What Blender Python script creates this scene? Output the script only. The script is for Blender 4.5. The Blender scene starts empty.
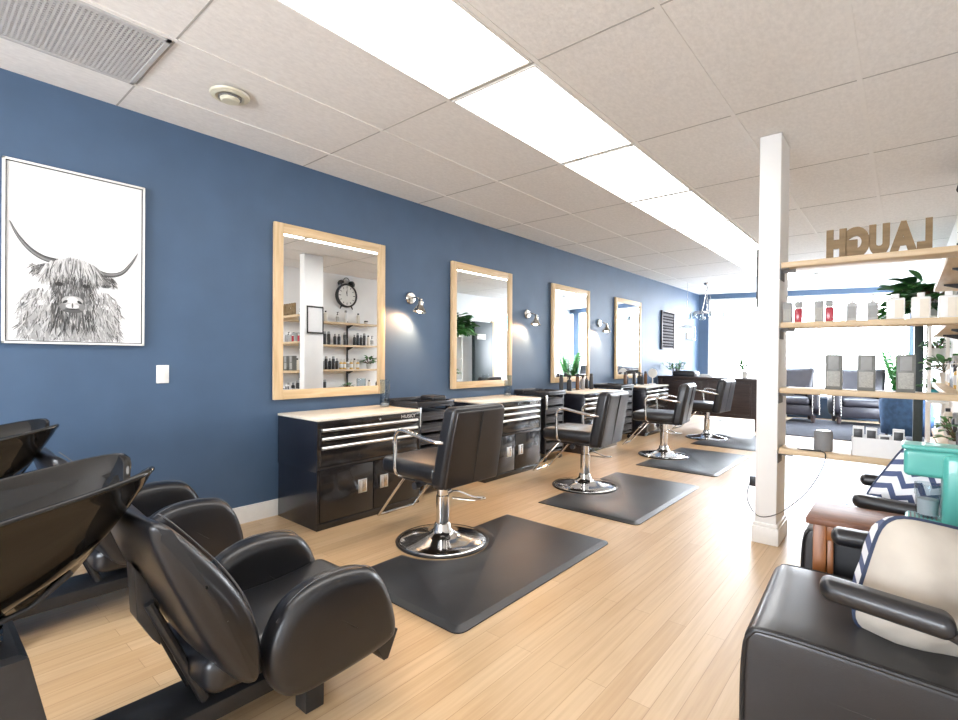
import bpy, bmesh, math, random
from mathutils import Vector, Matrix
PI=math.pi
rnd=random.Random(7)
S=bpy.context.scene
COL=S.collection

# ------------------------------------------------------------------ materials
def mat(name,col,rough=.5,metal=0,var=.06,scale=30,bump=0,bscale=200,coat=0,spec=.5,emit=0,trans=0,stretch=(1,1,1)):
    m=bpy.data.materials.new(name); m.use_nodes=True
    nt=m.node_tree; N=nt.nodes; L=nt.links
    b=N['Principled BSDF']
    b.inputs['Roughness'].default_value=rough; b.inputs['Metallic'].default_value=metal
    b.inputs['Coat Weight'].default_value=coat; b.inputs['Specular IOR Level'].default_value=spec
    b.inputs['Transmission Weight'].default_value=trans
    c=tuple(col)+(1,)
    b.inputs['Base Color'].default_value=c
    tc=N.new('ShaderNodeTexCoord'); mp=N.new('ShaderNodeMapping'); mp.inputs['Scale'].default_value=stretch
    L.new(tc.outputs['Object'],mp.inputs[0])
    if var>0:
        n=N.new('ShaderNodeTexNoise'); n.inputs['Scale'].default_value=scale; n.inputs['Detail'].default_value=3
        L.new(mp.outputs[0],n.inputs['Vector'])
        r=N.new('ShaderNodeValToRGB')
        r.color_ramp.elements[0].position=.3; r.color_ramp.elements[1].position=.7
        r.color_ramp.elements[0].color=tuple(max(0,x*(1-var)) for x in col)+(1,)
        r.color_ramp.elements[1].color=tuple(min(1,x*(1+var)) for x in col)+(1,)
        L.new(n.outputs['Fac'],r.inputs[0]); L.new(r.outputs[0],b.inputs['Base Color'])
    if bump>0:
        n2=N.new('ShaderNodeTexNoise'); n2.inputs['Scale'].default_value=bscale; n2.inputs['Detail'].default_value=2
        L.new(mp.outputs[0],n2.inputs['Vector'])
        bp=N.new('ShaderNodeBump'); bp.inputs['Strength'].default_value=bump; bp.inputs['Distance'].default_value=.004
        L.new(n2.outputs['Fac'],bp.inputs['Height']); L.new(bp.outputs[0],b.inputs['Normal'])
    if emit>0:
        b.inputs['Emission Color'].default_value=c; b.inputs['Emission Strength'].default_value=emit
    return m

def wood(name,c1,c2,rough=.4,axis=1,sc=6):
    m=bpy.data.materials.new(name); m.use_nodes=True
    nt=m.node_tree; N=nt.nodes; L=nt.links; b=N['Principled BSDF']; b.inputs['Roughness'].default_value=rough
    tc=N.new('ShaderNodeTexCoord'); mp=N.new('ShaderNodeMapping')
    s=[sc*5]*3; s[axis]=sc*.5; mp.inputs['Scale'].default_value=s
    L.new(tc.outputs['Object'],mp.inputs[0])
    n=N.new('ShaderNodeTexNoise'); n.inputs['Scale'].default_value=2; n.inputs['Detail'].default_value=5; n.inputs['Distortion'].default_value=.8
    L.new(mp.outputs[0],n.inputs['Vector'])
    r=N.new('ShaderNodeValToRGB'); r.color_ramp.elements[0].position=.35; r.color_ramp.elements[1].position=.65
    r.color_ramp.elements[0].color=c1+(1,); r.color_ramp.elements[1].color=c2+(1,)
    L.new(n.outputs['Fac'],r.inputs[0]); L.new(r.outputs[0],b.inputs['Base Color'])
    return m

def floor_mat():
    m=bpy.data.materials.new('oak_strip_floor'); m.use_nodes=True
    nt=m.node_tree; N=nt.nodes; L=nt.links; b=N['Principled BSDF']
    tc=N.new('ShaderNodeTexCoord'); mp=N.new('ShaderNodeMapping'); mp.inputs['Rotation'].default_value=(0,0,PI/2)
    L.new(tc.outputs['Object'],mp.inputs[0])
    br=N.new('ShaderNodeTexBrick'); br.offset=.37; br.offset_frequency=2
    br.inputs['Scale'].default_value=1; br.inputs['Brick Width'].default_value=1.7; br.inputs['Row Height'].default_value=.082
    br.inputs['Mortar Size'].default_value=.0011; br.inputs['Bias'].default_value=-.1
    br.inputs['Color1'].default_value=(.52,.345,.185,1); br.inputs['Color2'].default_value=(.60,.425,.25,1); br.inputs['Mortar'].default_value=(.36,.22,.11,1)
    L.new(mp.outputs[0],br.inputs['Vector'])
    mp2=N.new('ShaderNodeMapping'); mp2.inputs['Scale'].default_value=(40,1.5,1); L.new(tc.outputs['Object'],mp2.inputs[0])
    n=N.new('ShaderNodeTexNoise'); n.inputs['Scale'].default_value=1.3; n.inputs['Detail'].default_value=6; n.inputs['Distortion'].default_value=.5
    L.new(mp2.outputs[0],n.inputs['Vector'])
    mx=N.new('ShaderNodeMixRGB'); mx.blend_type='MULTIPLY'; mx.inputs[0].default_value=.45
    r=N.new('ShaderNodeValToRGB'); r.color_ramp.elements[0].position=.3; r.color_ramp.elements[1].position=.62
    r.color_ramp.elements[0].color=(.66,.58,.50,1); r.color_ramp.elements[1].color=(1,1,1,1)
    L.new(n.outputs['Fac'],r.inputs[0]); L.new(br.outputs['Color'],mx.inputs[1]); L.new(r.outputs[0],mx.inputs[2])
    # worn pale patches
    n3=N.new('ShaderNodeTexNoise'); n3.inputs['Scale'].default_value=.9; n3.inputs['Detail'].default_value=4; L.new(tc.outputs['Object'],n3.inputs['Vector'])
    r3=N.new('ShaderNodeValToRGB'); r3.color_ramp.elements[0].position=.5; r3.color_ramp.elements[1].position=.75
    r3.color_ramp.elements[0].color=(0,0,0,1); r3.color_ramp.elements[1].color=(.25,.25,.25,1)
    L.new(n3.outputs['Fac'],r3.inputs[0])
    mx2=N.new('ShaderNodeMixRGB'); mx2.inputs[2].default_value=(.72,.57,.40,1)
    L.new(r3.outputs[0],mx2.inputs[0]); L.new(mx.outputs[0],mx2.inputs[1]); L.new(mx2.outputs[0],b.inputs['Base Color'])
    bp=N.new('ShaderNodeBump'); bp.inputs['Strength'].default_value=.15; bp.inputs['Distance'].default_value=.002
    L.new(n.outputs['Fac'],bp.inputs['Height']); L.new(bp.outputs[0],b.inputs['Normal'])
    b.inputs['Roughness'].default_value=.36; b.inputs['Specular IOR Level'].default_value=.55
    return m

def chevron_mat():
    m=bpy.data.materials.new('navy_chevron_cotton'); m.use_nodes=True
    nt=m.node_tree; N=nt.nodes; L=nt.links; b=N['Principled BSDF']; b.inputs['Roughness'].default_value=.85
    tc=N.new('ShaderNodeTexCoord'); sp=N.new('ShaderNodeSeparateXYZ'); L.new(tc.outputs['Object'],sp.inputs[0])
    def M(op,a,bv=None):
        n=N.new('ShaderNodeMath'); n.operation=op
        if hasattr(a,'links') : L.new(a,n.inputs[0])
        else: n.inputs[0].default_value=a
        if bv is not None:
            if hasattr(bv,'links'): L.new(bv,n.inputs[1])
            else: n.inputs[1].default_value=bv
        return n.outputs[0]
    z=M('PINGPONG',sp.outputs['X'],.036)
    v=M('ADD',sp.outputs['Z'],M('MULTIPLY',z,1.0))
    v=M('FRACT',M('MULTIPLY',M('ADD',v,5.0),1/.062))
    st=M('GREATER_THAN',v,.56)
    mx=N.new('ShaderNodeMixRGB'); mx.inputs[1].default_value=(.82,.83,.86,1); mx.inputs[2].default_value=(.075,.10,.20,1)
    L.new(st,mx.inputs[0]); L.new(mx.outputs[0],b.inputs['Base Color'])
    return m

def glass_mat(name,tint=(1,1,1),fac=.08):
    m=bpy.data.materials.new(name); m.use_nodes=True
    nt=m.node_tree; N=nt.nodes; L=nt.links; N.remove(N['Principled BSDF'])
    t=N.new('ShaderNodeBsdfTransparent'); t.inputs[0].default_value=tint+(1,)
    g=N.new('ShaderNodeBsdfGlossy'); g.inputs['Roughness'].default_value=.02
    lw=N.new('ShaderNodeLayerWeight'); pw=N.new('ShaderNodeMath'); pw.operation='POWER'; pw.inputs[1].default_value=4
    L.new(lw.outputs['Facing'],pw.inputs[0]); fr=N.new('ShaderNodeMath'); fr.operation='MULTIPLY_ADD'; fr.inputs[1].default_value=.55; fr.inputs[2].default_value=.06
    L.new(pw.outputs[0],fr.inputs[0])
    mx=N.new('ShaderNodeMixShader'); L.new(fr.outputs[0],mx.inputs[0]); L.new(t.outputs[0],mx.inputs[1]); L.new(g.outputs[0],mx.inputs[2])
    L.new(mx.outputs[0],N['Material Output'].inputs[0])
    return m

M={}
M['navy']=mat('navy_wall_paint',(.060,.108,.188),.55,var=.05,scale=4,bump=.12,bscale=260)
M['white_wall']=mat('white_wall_paint',(.88,.88,.87),.6,var=.02,scale=4,bump=.1,bscale=240)
M['trim']=mat('white_gloss_trim',(.82,.81,.78),.35,var=.02)
M['tile']=mat('textured_ceiling_tile',(.80,.785,.765),.85,var=.05,scale=60,bump=.55,bscale=75,stretch=(1,.45,1))
M['tbar']=mat('ceiling_grid_paint',(.80,.785,.76),.7,var=.02)
M['joint_shadow']=mat('tile_joint_shadow',(.42,.41,.39),.8,var=.05)  # shadow in the gaps between tiles, put into the cross bars' colour
M['floor']=floor_mat()
M['leather']=mat('black_vinyl_leather',(.0105,.0105,.0125),.34,var=.15,scale=9,bump=.10,bscale=420,coat=.12)
M['leather_dark']=mat('black_vinyl_back_panel',(.020,.016,.016),.36,var=.12,scale=9,bump=.10,bscale=420,coat=.1)
M['piping']=mat('black_piping',(.012,.012,.013),.4,var=.05)
M['stitch']=mat('grey_stitching',(.16,.16,.17),.7,var=.05)
M['gloss_black']=mat('glossy_black_basin',(.008,.007,.006),.08,var=.05,coat=0,spec=.4)
M['matte_black']=mat('matte_black_steel',(.022,.022,.024),.45,var=.1,scale=40)
M['cab_black']=mat('glossy_black_enamel',(.014,.012,.012),.18,var=.1,scale=5,coat=.4)
M['cab_side']=mat('black_enamel_side',(.010,.012,.020),.25,var=.1,scale=5,coat=.2)
M['rubber']=mat('black_rubber_mat',(.024,.025,.028),.36,var=.25,scale=3.5,bump=.2,bscale=500)
M['dark_plastic']=mat('charcoal_plastic',(.085,.085,.095),.4,var=.08)
M['black_plastic']=mat('black_plastic',(.022,.022,.026),.38,var=.08)
M['chrome']=mat('chrome',(.80,.80,.80),.10,1,var=.02)
M['steel']=mat('brushed_aluminium',(.78,.78,.77),.28,1,var=.04,scale=60)
M['nickel']=mat('satin_nickel',(.60,.57,.52),.24,1,var=.03)
M['pine']=wood('pine_mirror_frame',(.60,.42,.23),(.72,.54,.33),.5,2,3)
M['pineh']=wood('pine_mirror_frame_rail',(.60,.42,.23),(.72,.54,.33),.5,1,3)
M['shelfwood']=wood('light_shelf_wood',(.58,.43,.26),(.68,.53,.35),.5,0,3)
M['shelfwoody']=wood('light_shelf_wood_long',(.58,.43,.26),(.68,.53,.35),.5,1,3)
M['letter']=wood('kraft_letter_wood',(.20,.13,.06),(.26,.175,.085),.6,0,4)
M['oaktable']=wood('honey_oak_leg',(.23,.075,.018),(.31,.11,.03),.35,2,4)
M['oaktop']=wood('cherry_table_top',(.13,.048,.022),(.19,.075,.037),.5,0,4)
M['worktop']=wood('pale_maple_top',(.78,.72,.60),(.84,.78,.66),.35,1,3)
M['desk']=wood('dark_walnut_desk',(.040,.027,.026),(.062,.042,.038),.35,0,3)
M['mirror']=mat('silvered_mirror',(.93,.94,.94),.004,1,var=0)
M['white']=mat('white_plastic',(.80,.80,.79),.35,var=.02)
M['paper']=mat('white_paper',(.82,.83,.84),.8,var=.015)
M['cream']=mat('cream_carton',(.74,.69,.60),.5,var=.03)
M['label']=mat('printed_grey_label',(.40,.40,.375),.6,var=.30,scale=150,stretch=(1,1,3))
M['graybox']=mat('grey_carton',(.17,.175,.165),.4,var=.1)
M['silverbox']=mat('silver_sleeve',(.33,.34,.34),.6,0,var=.06)
M['red']=mat('red_bottle',(.42,.035,.06),.2,var=.12,scale=70)
M['blackcard']=mat('black_card',(.025,.025,.028),.4,var=.3,scale=120)
M['chalk']=mat('matt_chalkboard',(.02,.018,.022),.95,var=.1,spec=.05)
M['dpaint']=mat('grey_lettering_paint',(.30,.29,.31),.95,var=.1,spec=.05)
M['speaker']=mat('grey_speaker_mesh',(.22,.22,.225),.7,var=.25,scale=400)
M['cord']=mat('black_cord',(.03,.03,.03),.5,var=.05)
M['teal']=mat('aqua_plastic',(.10,.42,.365),.28,var=.02,coat=.25)
M['tealdark']=mat('aqua_seam',(.03,.27,.24),.4,var=.02)
M['glass']=glass_mat('clear_glass',(.84,.88,.90))
M['frost']=mat('grey_translucent_plastic',(.48,.49,.50),.25,var=.05)
M['pane']=glass_mat('window_glass')
M['leaf']=mat('green_leaf',(.07,.26,.06),.4,var=.45,scale=25)
M['leaf2']=mat('pale_green_leaf',(.10,.27,.10),.45,var=.35,scale=25)
M['leafdark']=mat('dark_green_leaf',(.035,.14,.04),.4,var=.4,scale=25)
M['stem']=mat('brown_stem',(.12,.08,.04),.7,var=.2)
M['pot']=mat('white_ceramic_pot',(.78,.78,.76),.3,var=.02)
M['potgrey']=mat('grey_ceramic_pot',(.40,.40,.42),.4,var=.05)
M['soil']=mat('potting_soil',(.05,.035,.025),.9,var=.3,scale=80)
M['velvet']=mat('blue_velvet',(.055,.125,.255),.8,var=.25,scale=14,bump=.1,bscale=90)
M['velvetdark']=mat('navy_velvet_roll',(.022,.045,.11),.75,var=.2,scale=14)
M['wingleather']=mat('charcoal_leather',(.020,.018,.024),.42,var=.2,scale=8,coat=.1)
M['rug']=mat('dark_grey_rug',(.030,.030,.038),.95,var=.3,scale=40,bump=.5,bscale=300)
M['beige']=mat('beige_linen',(.50,.45,.385),.9,var=.06,scale=12,bump=.35,bscale=30)
M['chevron']=chevron_mat()
M['navypipe']=mat('navy_piping',(.03,.045,.09),.7,var=.05)
M['vent']=mat('grey_vent_metal',(.50,.50,.50),.5,0,var=.05)
M['ventdark']=mat('vent_cavity',(.22,.22,.22),.8,var=.05)
M['lens']=mat('light_diffuser_lens',(1,.985,.96),.5,var=0,emit=4.3)
M['bulb']=mat('warm_bulb',(1,.82,.62),.4,var=0,emit=25)
M['creamplastic']=mat('aged_cream_plastic',(.62,.60,.48),.4,var=.03)
M['clockface']=mat('clock_face',(.80,.80,.77),.5,var=.03)
M['dteal']=mat('dark_slate_panel',(.022,.040,.045),.45,var=.1)
M['amber']=mat('amber_bottle',(.72,.47,.12),.3,var=.08)
M['brownb']=mat('brown_bottle',(.15,.07,.03),.25,var=.08)
M['pavement']=mat('pale_pavement',(.50,.49,.47),.9,var=.1,scale=3)
M['brick']=mat('pale_brick_facade',(.50,.40,.34),.9,var=.2,scale=12)
M['awning']=mat('teal_awning',(.05,.35,.42),.7,var=.1)
M['darkglass']=mat('dark_shop_glass',(.05,.08,.11),.1,var=.1)
GREYS=[mat('print_ink_%s'%n,(g,g,g),.8,var=.03) for n,g in (('black',.035),('dark',.10),('mid',.23),('light',.42),('pale',.62))]

# ------------------------------------------------------------------ mesh tools
class MB:
    def __init__(s): s.bm=bmesh.new(); s.mats=[]
    def mi(s,m):
        if m is None: return 0
        if m not in s.mats: s.mats.append(m)
        return s.mats.index(m)
    def add(s,verts,faces,m=None):
        vs=[s.bm.verts.new(v) for v in verts]; i=s.mi(m)
        for f in faces:
            try:
                fc=s.bm.faces.new([vs[k] for k in f]); fc.material_index=i; fc.smooth=True
            except ValueError: pass
        return s
    def box(s,x0,x1,y0,y1,z0,z1,bev=0,m=None,seg=2):
        t=bmesh.new()
        vs=[t.verts.new((x,y,z)) for x in (x0,x1) for y in (y0,y1) for z in (z0,z1)]
        for f in ((0,1,3,2),(4,6,7,5),(0,4,5,1),(2,3,7,6),(0,2,6,4),(1,5,7,3)): t.faces.new([vs[k] for k in f])
        if bev>0: bmesh.ops.bevel(t,geom=list(t.edges),offset=bev,segments=seg,affect='EDGES',profile=.5)
        return s.merge(t,m)
    def merge(s,t,m=None,mtx=None):
        if mtx: bmesh.ops.transform(t,matrix=mtx,verts=t.verts)
        t.verts.index_update()
        s.add([v.co.copy() for v in t.verts],[[v.index for v in f.verts] for f in t.faces],m); t.free(); return s
    def loft(s,rings,closed=True,cap=True,m=None):
        n=len(rings[0]); V=[p for r in rings for p in r]; F=[]
        for a in range(len(rings)-1):
            for k in range(n if closed else n-1):
                k2=(k+1)%n; F.append((a*n+k,a*n+k2,(a+1)*n+k2,(a+1)*n+k))
        if cap:
            F.append(tuple(range(n-1,-1,-1))); F.append(tuple((len(rings)-1)*n+k for k in range(n)))
        return s.add(V,F,m)
    def lathe(s,prof,c=(0,0,0),seg=24,m=None,axis='z',cap=True):
        rings=[]
        for r,h in prof:
            ring=[]
            for k in range(seg):
                a=2*PI*k/seg; p=(r*math.cos(a),r*math.sin(a),h)
                if axis=='x': p=(h,p[0],p[1])
                elif axis=='y': p=(p[1],h,p[0])
                ring.append((p[0]+c[0],p[1]+c[1],p[2]+c[2]))
            rings.append(ring)
        return s.loft(rings,True,cap,m)
    def tube(s,pts,r,seg=10,m=None,closed=False,cap=True):
        P=[Vector(p) for p in pts]; n=len(P); rings=[]; prev=None
        for i in range(n):
            if closed: t=(P[(i+1)%n]-P[i-1])
            else: t=P[min(i+1,n-1)]-P[max(i-1,0)]
            t.normalize()
            if prev is None:
                u=t.cross(Vector((0,0,1)))
                if u.length<.1: u=t.cross(Vector((1,0,0)))
            else: u=prev-t*prev.dot(t)
            u.normalize(); prev=u; w=t.cross(u)
            rr=r[i] if isinstance(r,(list,tuple)) else r
            rings.append([tuple(P[i]+(u*math.cos(2*PI*k/seg)+w*math.sin(2*PI*k/seg))*rr) for k in range(seg)])
        if closed: rings.append(rings[0]); cap=False
        return s.loft(rings,True,cap,m)
    def prism(s,poly,a0,a1,axis='x',bev=0,m=None,seg=3):
        t=bmesh.new()
        f={'x':lambda a,p:(a,p[0],p[1]),'y':lambda a,p:(p[0],a,p[1]),'z':lambda a,p:(p[0],p[1],a)}[axis]
        A=[t.verts.new(f(a0,p)) for p in poly]; B=[t.verts.new(f(a1,p)) for p in poly]; n=len(poly)
        t.faces.new(A); t.faces.new(B[::-1])
        for k in range(n): t.faces.new((A[k],B[k],B[(k+1)%n],A[(k+1)%n]))
        bmesh.ops.recalc_face_normals(t,faces=t.faces)
        if bev>0: bmesh.ops.bevel(t,geom=list(t.edges),offset=bev,segments=seg,affect='EDGES',profile=.5)
        return s.merge(t,m)
    def cushion(s,c,h,r,fn=None,n=6,k=4,m=None,bulge=0):
        """rounded box, centre c, half sizes h, edge radius r"""
        def lst(H):
            a=[-H+r*(1-math.cos(PI/2*i/k)) if 0 else -(H-r)-r*math.tan(PI/4*(1-i/k)) for i in range(k)]
            b=[-(H-r)+2*(H-r)*i/n for i in range(n+1)]
            return a+b+[-x for x in a[::-1]]
        Ls=[lst(H) for H in h]; V=[]; F=[]; idx={}
        def vert(p):
            q=tuple(round(x,6) for x in p)
            if q in idx: return idx[q]
            inner=[max(-(h[i]-r),min(h[i]-r,p[i])) for i in range(3)]
            d=Vector([p[i]-inner[i] for i in range(3)])
            d=d.normalized()*r if d.length>1e-9 else d
            o=Vector(inner)+d
            if bulge:
                for i in range(3):
                    j,l=[(1,2),(0,2),(0,1)][i]
                    o[i]+=bulge*(o[i]/h[i])*max(0,1-(o[j]/h[j])**2)*max(0,1-(o[l]/h[l])**2)
            o=o+Vector(c)
            if fn: o=Vector(fn(*o))
            idx[q]=len(V); V.append(tuple(o)); return idx[q]
        for ax in range(3):
            j,l=[(1,2),(2,0),(0,1)][ax]
            for sg in (-1,1):
                for a in range(len(Ls[j])-1):
                    for b in range(len(Ls[l])-1):
                        q=[]
                        for (aa,bb) in ((a,b),(a+1,b),(a+1,b+1),(a,b+1)):
                            p=[0,0,0]; p[ax]=sg*h[ax]; p[j]=Ls[j][aa]; p[l]=Ls[l][bb]; q.append(vert(p))
                        F.append(q if sg>0 else q[::-1])
        return s.add(V,F,m)
    def pad(s,outline,x0,x1,r,m=None,k=5,bulge=.012,shift=None,sub=4):
        """soft pad: closed (y,z) outline smoothed and swept along x with rounded rims"""
        P=[Vector(p) for p in outline]
        for _ in range(sub//2+1):
            Q=[]
            for i in range(len(P)):
                a,b=P[i],P[(i+1)%len(P)]; Q+= [a*.75+b*.25,a*.25+b*.75]
            P=Q
        cen=sum(P,Vector((0,0)))/len(P); n=len(P); nrm=[]
        for i in range(n):
            t=(P[(i+1)%n]-P[i-1]).normalized(); nn=Vector((t.y,-t.x))
            if nn.dot(P[i]-cen)<0: nn=-nn
            nrm.append(nn)
        rings=[]
        def ring(x,ins,sc=1):
            o=[]
            for i in range(n):
                p=P[i]-nrm[i]*ins
                p=cen+(p-cen)*sc
                q=(x,p.x,p.y)
                if shift: q=shift(*q)
                o.append(q)
            return o
        for i in range(k,-1,-1):
            a=PI/2*i/k; rings.append(ring(x0+r*(1-math.sin(a)),r*(1-math.cos(a))))
        for i in range(1,6): rings.append(ring(x0+r+(x1-x0-2*r)*i/6,0))
        for i in range(0,k+1):
            a=PI/2*i/k; rings.append(ring(x1-r*(1-math.sin(a)),r*(1-math.cos(a))))
        pre=[ring(x0-bulge*(1-q*q),r,q) for q in (.25,.5,.75)]; post=[ring(x1+bulge*(1-q*q),r,q) for q in (.75,.5,.25)]
        return s.loft(pre+rings+post,True,True,m)
    def build(s,name,m=None,parent=None,loc=(0,0,0),rot=(0,0,0),sharp=35):
        bmesh.ops.recalc_face_normals(s.bm,faces=s.bm.faces)
        me=bpy.data.meshes.new(name); s.bm.to_mesh(me); s.bm.free()
        for x in (s.mats or ([m] if m else [])): me.materials.append(x)
        try: me.set_sharp_from_angle(angle=math.radians(sharp))
        except Exception: pass
        o=bpy.data.objects.new(name,me); COL.objects.link(o); o.location=loc; o.rotation_euler=rot
        if parent: o.parent=parent
        return o

def B(*a,**k): return MB().box(*a,**k)
def root(name,label,cat,loc=(0,0,0),rz=0,group=None):
    o=bpy.data.objects.new(name,None); COL.objects.link(o); o.empty_display_size=.1
    o.location=loc; o.rotation_euler=(0,0,rz); o['label']=label; o['category']=cat
    if group: o['group']=group
    return o
def tag(o,label,cat,group=None):
    o['label']=label; o['category']=cat
    if group: o['group']=group
    return o
def struct(o): o['kind']='structure'; return o
def kids(o): return [c for c in COL.objects if c.parent==o]
def dup(r,loc,rz=None,label=None,group=None):
    c=r.copy(); COL.objects.link(c); c.location=loc
    if rz is not None: c.rotation_euler=(0,0,rz)
    if label: c['label']=label
    if group: c['group']=group
    def rec(src,dst):
        for ch in kids(src):
            d=ch.copy(); COL.objects.link(d); d.parent=dst; rec(ch,d)
    rec(r,c)
    return c
def smoothpath(pts,n=6):
    P=[Vector(p) for p in pts]; out=[]
    for i in range(len(P)-1):
        p0=P[max(i-1,0)];p1=P[i];p2=P[i+1];p3=P[min(i+2,len(P)-1)]
        for k in range(n):
            t=k/n; out.append(.5*((2*p1)+(p2-p0)*t+(2*p0-5*p1+4*p2-p3)*t*t+(3*p1-p0-3*p2+p3)*t**3))
    out.append(P[-1]); return [tuple(p) for p in out]
def textmesh(name,body,size,extrude,m,parent=None,loc=(0,0,0),rot=(0,0,0),offset=0,align='CENTER',sx=1):
    cu=bpy.data.curves.new(name+'_curve','FONT'); cu.body=body; cu.size=size; cu.extrude=extrude; cu.offset=offset; cu.align_x=align
    t=bpy.data.objects.new(name+'_tmp',cu); COL.objects.link(t)
    dg=bpy.context.evaluated_depsgraph_get(); me=bpy.data.meshes.new_from_object(t.evaluated_get(dg))
    bpy.data.objects.remove(t); bpy.data.curves.remove(cu)
    if sx!=1: me.transform(Matrix.Diagonal((sx,1,1,1)))
    me.materials.clear(); me.materials.append(m)
    o=bpy.data.objects.new(name,me); COL.objects.link(o); o.location=loc; o.rotation_euler=rot
    if parent: o.parent=parent
    return o

# ------------------------------------------------------------------ room shell
H=2.69; XR=4.0; Y0=-3.0
ANG=math.radians(13.8); TA=math.tan(ANG)
yb=lambda x:12.0+x*TA
f=MB(); f.prism([(0,Y0),(XR,Y0),(XR,yb(XR)),(0,yb(0))],-.1,0,'z'); struct(f.build('floor',M['floor']))
c=MB(); c.prism([(0,Y0),(XR,Y0),(XR,yb(XR)),(0,yb(0))],H+.004,H+.1,'z'); struct(c.build('ceiling',M['tile']))
struct(B(-.12,0,Y0,yb(0)+.2,-.1,H+.1).build('wall_left',M['navy']))
w=MB(); w.box(-.12,.7,Y0-.12,Y0,-.1,H+.1); w.box(3.3,XR+.12,Y0-.12,Y0,-.1,H+.1); w.box(.7,3.3,Y0-.12,Y0,-.1,.75); w.box(.7,3.3,Y0-.12,Y0,2.1,H+.1)
struct(w.build('wall_behind',M['white_wall']))
w=MB(); w.box(.7,.75,Y0-.09,Y0-.03,.5,2.1); w.box(3.25,3.3,Y0-.09,Y0-.03,.5,2.1); w.box(.7,3.3,Y0-.09,Y0-.03,.75,.80); w.box(.7,3.3,Y0-.09,Y0-.03,2.05,2.1); w.box(1.97,2.03,Y0-.09,Y0-.03,.5,2.1)  # added window, out of view, lets in daylight to brighten the ceiling
wn_fill=struct(w.build('window_fill_added',M['trim'])); B(.73,3.27,Y0-.063,Y0-.057,.78,2.07).build('pane',M['pane'],wn_fill)
w=MB(); w.box(XR,XR+.14,Y0,9.7,-.1,H+.1); w.box(XR,XR+.14,9.7,12.5,-.1,.30); w.box(XR,XR+.14,9.7,12.5,2.42,H+.1); w.box(XR,XR+.14,12.5,13.3,-.1,H+.1)
struct(w.build('wall_right',M['white_wall']))
# angled storefront wall, built along its own axis
LB=XR/math.cos(ANG)
w=MB(); w.box(-.05,.20,0,.16,-.1,H+.1); w.box(.20,LB+.1,0,.16,2.585,H+.1); w.box(.20,LB+.1,0,.16,-.1,.42); w.box(3.80,3.97,0,.16,.3,2.7)
wb=struct(w.build('wall_back',M['navy'],None,(0,12.0,0),(0,0,ANG)))
w=MB()
for a,b_ in ((.20,3.80),(3.97,LB+.05)):
    w.box(a,a+.035,.04,.10,.42,2.585); w.box(b_-.035,b_,.04,.10,.42,2.585); w.box(a,b_,.04,.10,.42,.46); w.box(a,b_,.04,.10,2.545,2.585)
w.box(1.98,2.02,.04,.10,.42,2.585)
wn=struct(w.build('window_1',M['trim'],None,(0,12.0,0),(0,0,ANG)))
g=B(.22,3.78,.066,.072,.45,2.56); g.box(3.98,LB+.03,.066,.072,.45,2.56); g.build('pane',M['pane'],wn)
w=MB(); w.box(XR+.03,XR+.09,9.7,9.75,.30,2.42); w.box(XR+.03,XR+.09,12.45,12.5,.30,2.42); w.box(XR+.03,XR+.09,9.7,12.5,.30,.35); w.box(XR+.03,XR+.09,9.7,12.5,2.37,2.42); w.box(XR+.03,XR+.09,11.08,11.13,.3,2.42)
wn2=struct(w.build('window_2',M['trim'])); B(XR+.055,XR+.061,9.73,12.47,.33,2.39).build('pane',M['pane'],wn2)
b=MB(); b.prism([(0.001,0),(.018,0),(.018,.085),(.012,.105),(.012,.118),(.001,.12)],Y0,12,'y'); struct(b.build('baseboard_left',M['trim']))
b=MB(); b.prism([(XR-.001,0),(XR-.018,0),(XR-.018,.085),(XR-.012,.105),(XR-.001,.12)],Y0,9.7,'y'); struct(b.build('baseboard_right',M['trim']))
b=B(.05,1.75,-.06,-.002,.0,.20,.008); b.box(.05,1.75,-.075,-.06,.13,.17,.004)
struct(b.build('baseboard_back',M['trim'],None,(0,12.0,0),(0,0,ANG)))
# ceiling grid
X0,YG,TW,TL=1.5817,2.0772,.6096,1.2192
t=MB()
xs=[X0+TW*i for i in range(-2,4)]; ys=[YG+TL*j for j in range(-4,9)]
for x in xs: t.box(x-.012,x+.012,Y0,yb(x)-.01,H,H+.006,0,M['tbar'])
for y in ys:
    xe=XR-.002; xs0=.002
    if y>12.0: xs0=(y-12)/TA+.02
    t.box(xs0,xe,y-.0045,y+.0045,H+.0025,H+.0055,0,M['joint_shadow'])
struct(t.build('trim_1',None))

# ceiling troffer lights
def troffer():
    r=root('ceiling_light','','ceiling light',(0,0,0))
    fr=MB(); a,bb=TW/2-.013,TL/2-.013
    for (x0,x1,y0,y1) in ((-a,-a+.016,-bb,bb),(a-.016,a,-bb,bb),(-a,a,-bb,-bb+.014),(-a,a,bb-.014,bb)): fr.box(x0,x1,y0,y1,-.004,.004,.001)
    fr.build('frame',M['tbar'],r)
    B(-a+.014,a-.014,-bb+.012,bb-.012,0,.0045).build('diffuser',M['lens'],r)
    return r
tl=None
place_words=['directly behind the camera end of the row','largest in view at the top edge of the photo','second panel of the bright row counting from the camera','third panel of the bright row counting from the camera','fourth panel of the bright row','fifth panel of the bright row','sixth panel of the bright row','seventh panel, near the chandelier','last panel, nearest the shop window']
for j in range(9):
    loc=(X0+TW/2,YG+TL*(j-1.5),H-.001)
    lab='long white fluorescent ceiling panel, '+place_words[j]
    if tl is None: tl=troffer(); tl.location=loc; tl['label']=lab; tl['group']='ceiling light panels in a row'
    else: dup(tl,loc,0,lab)
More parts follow.
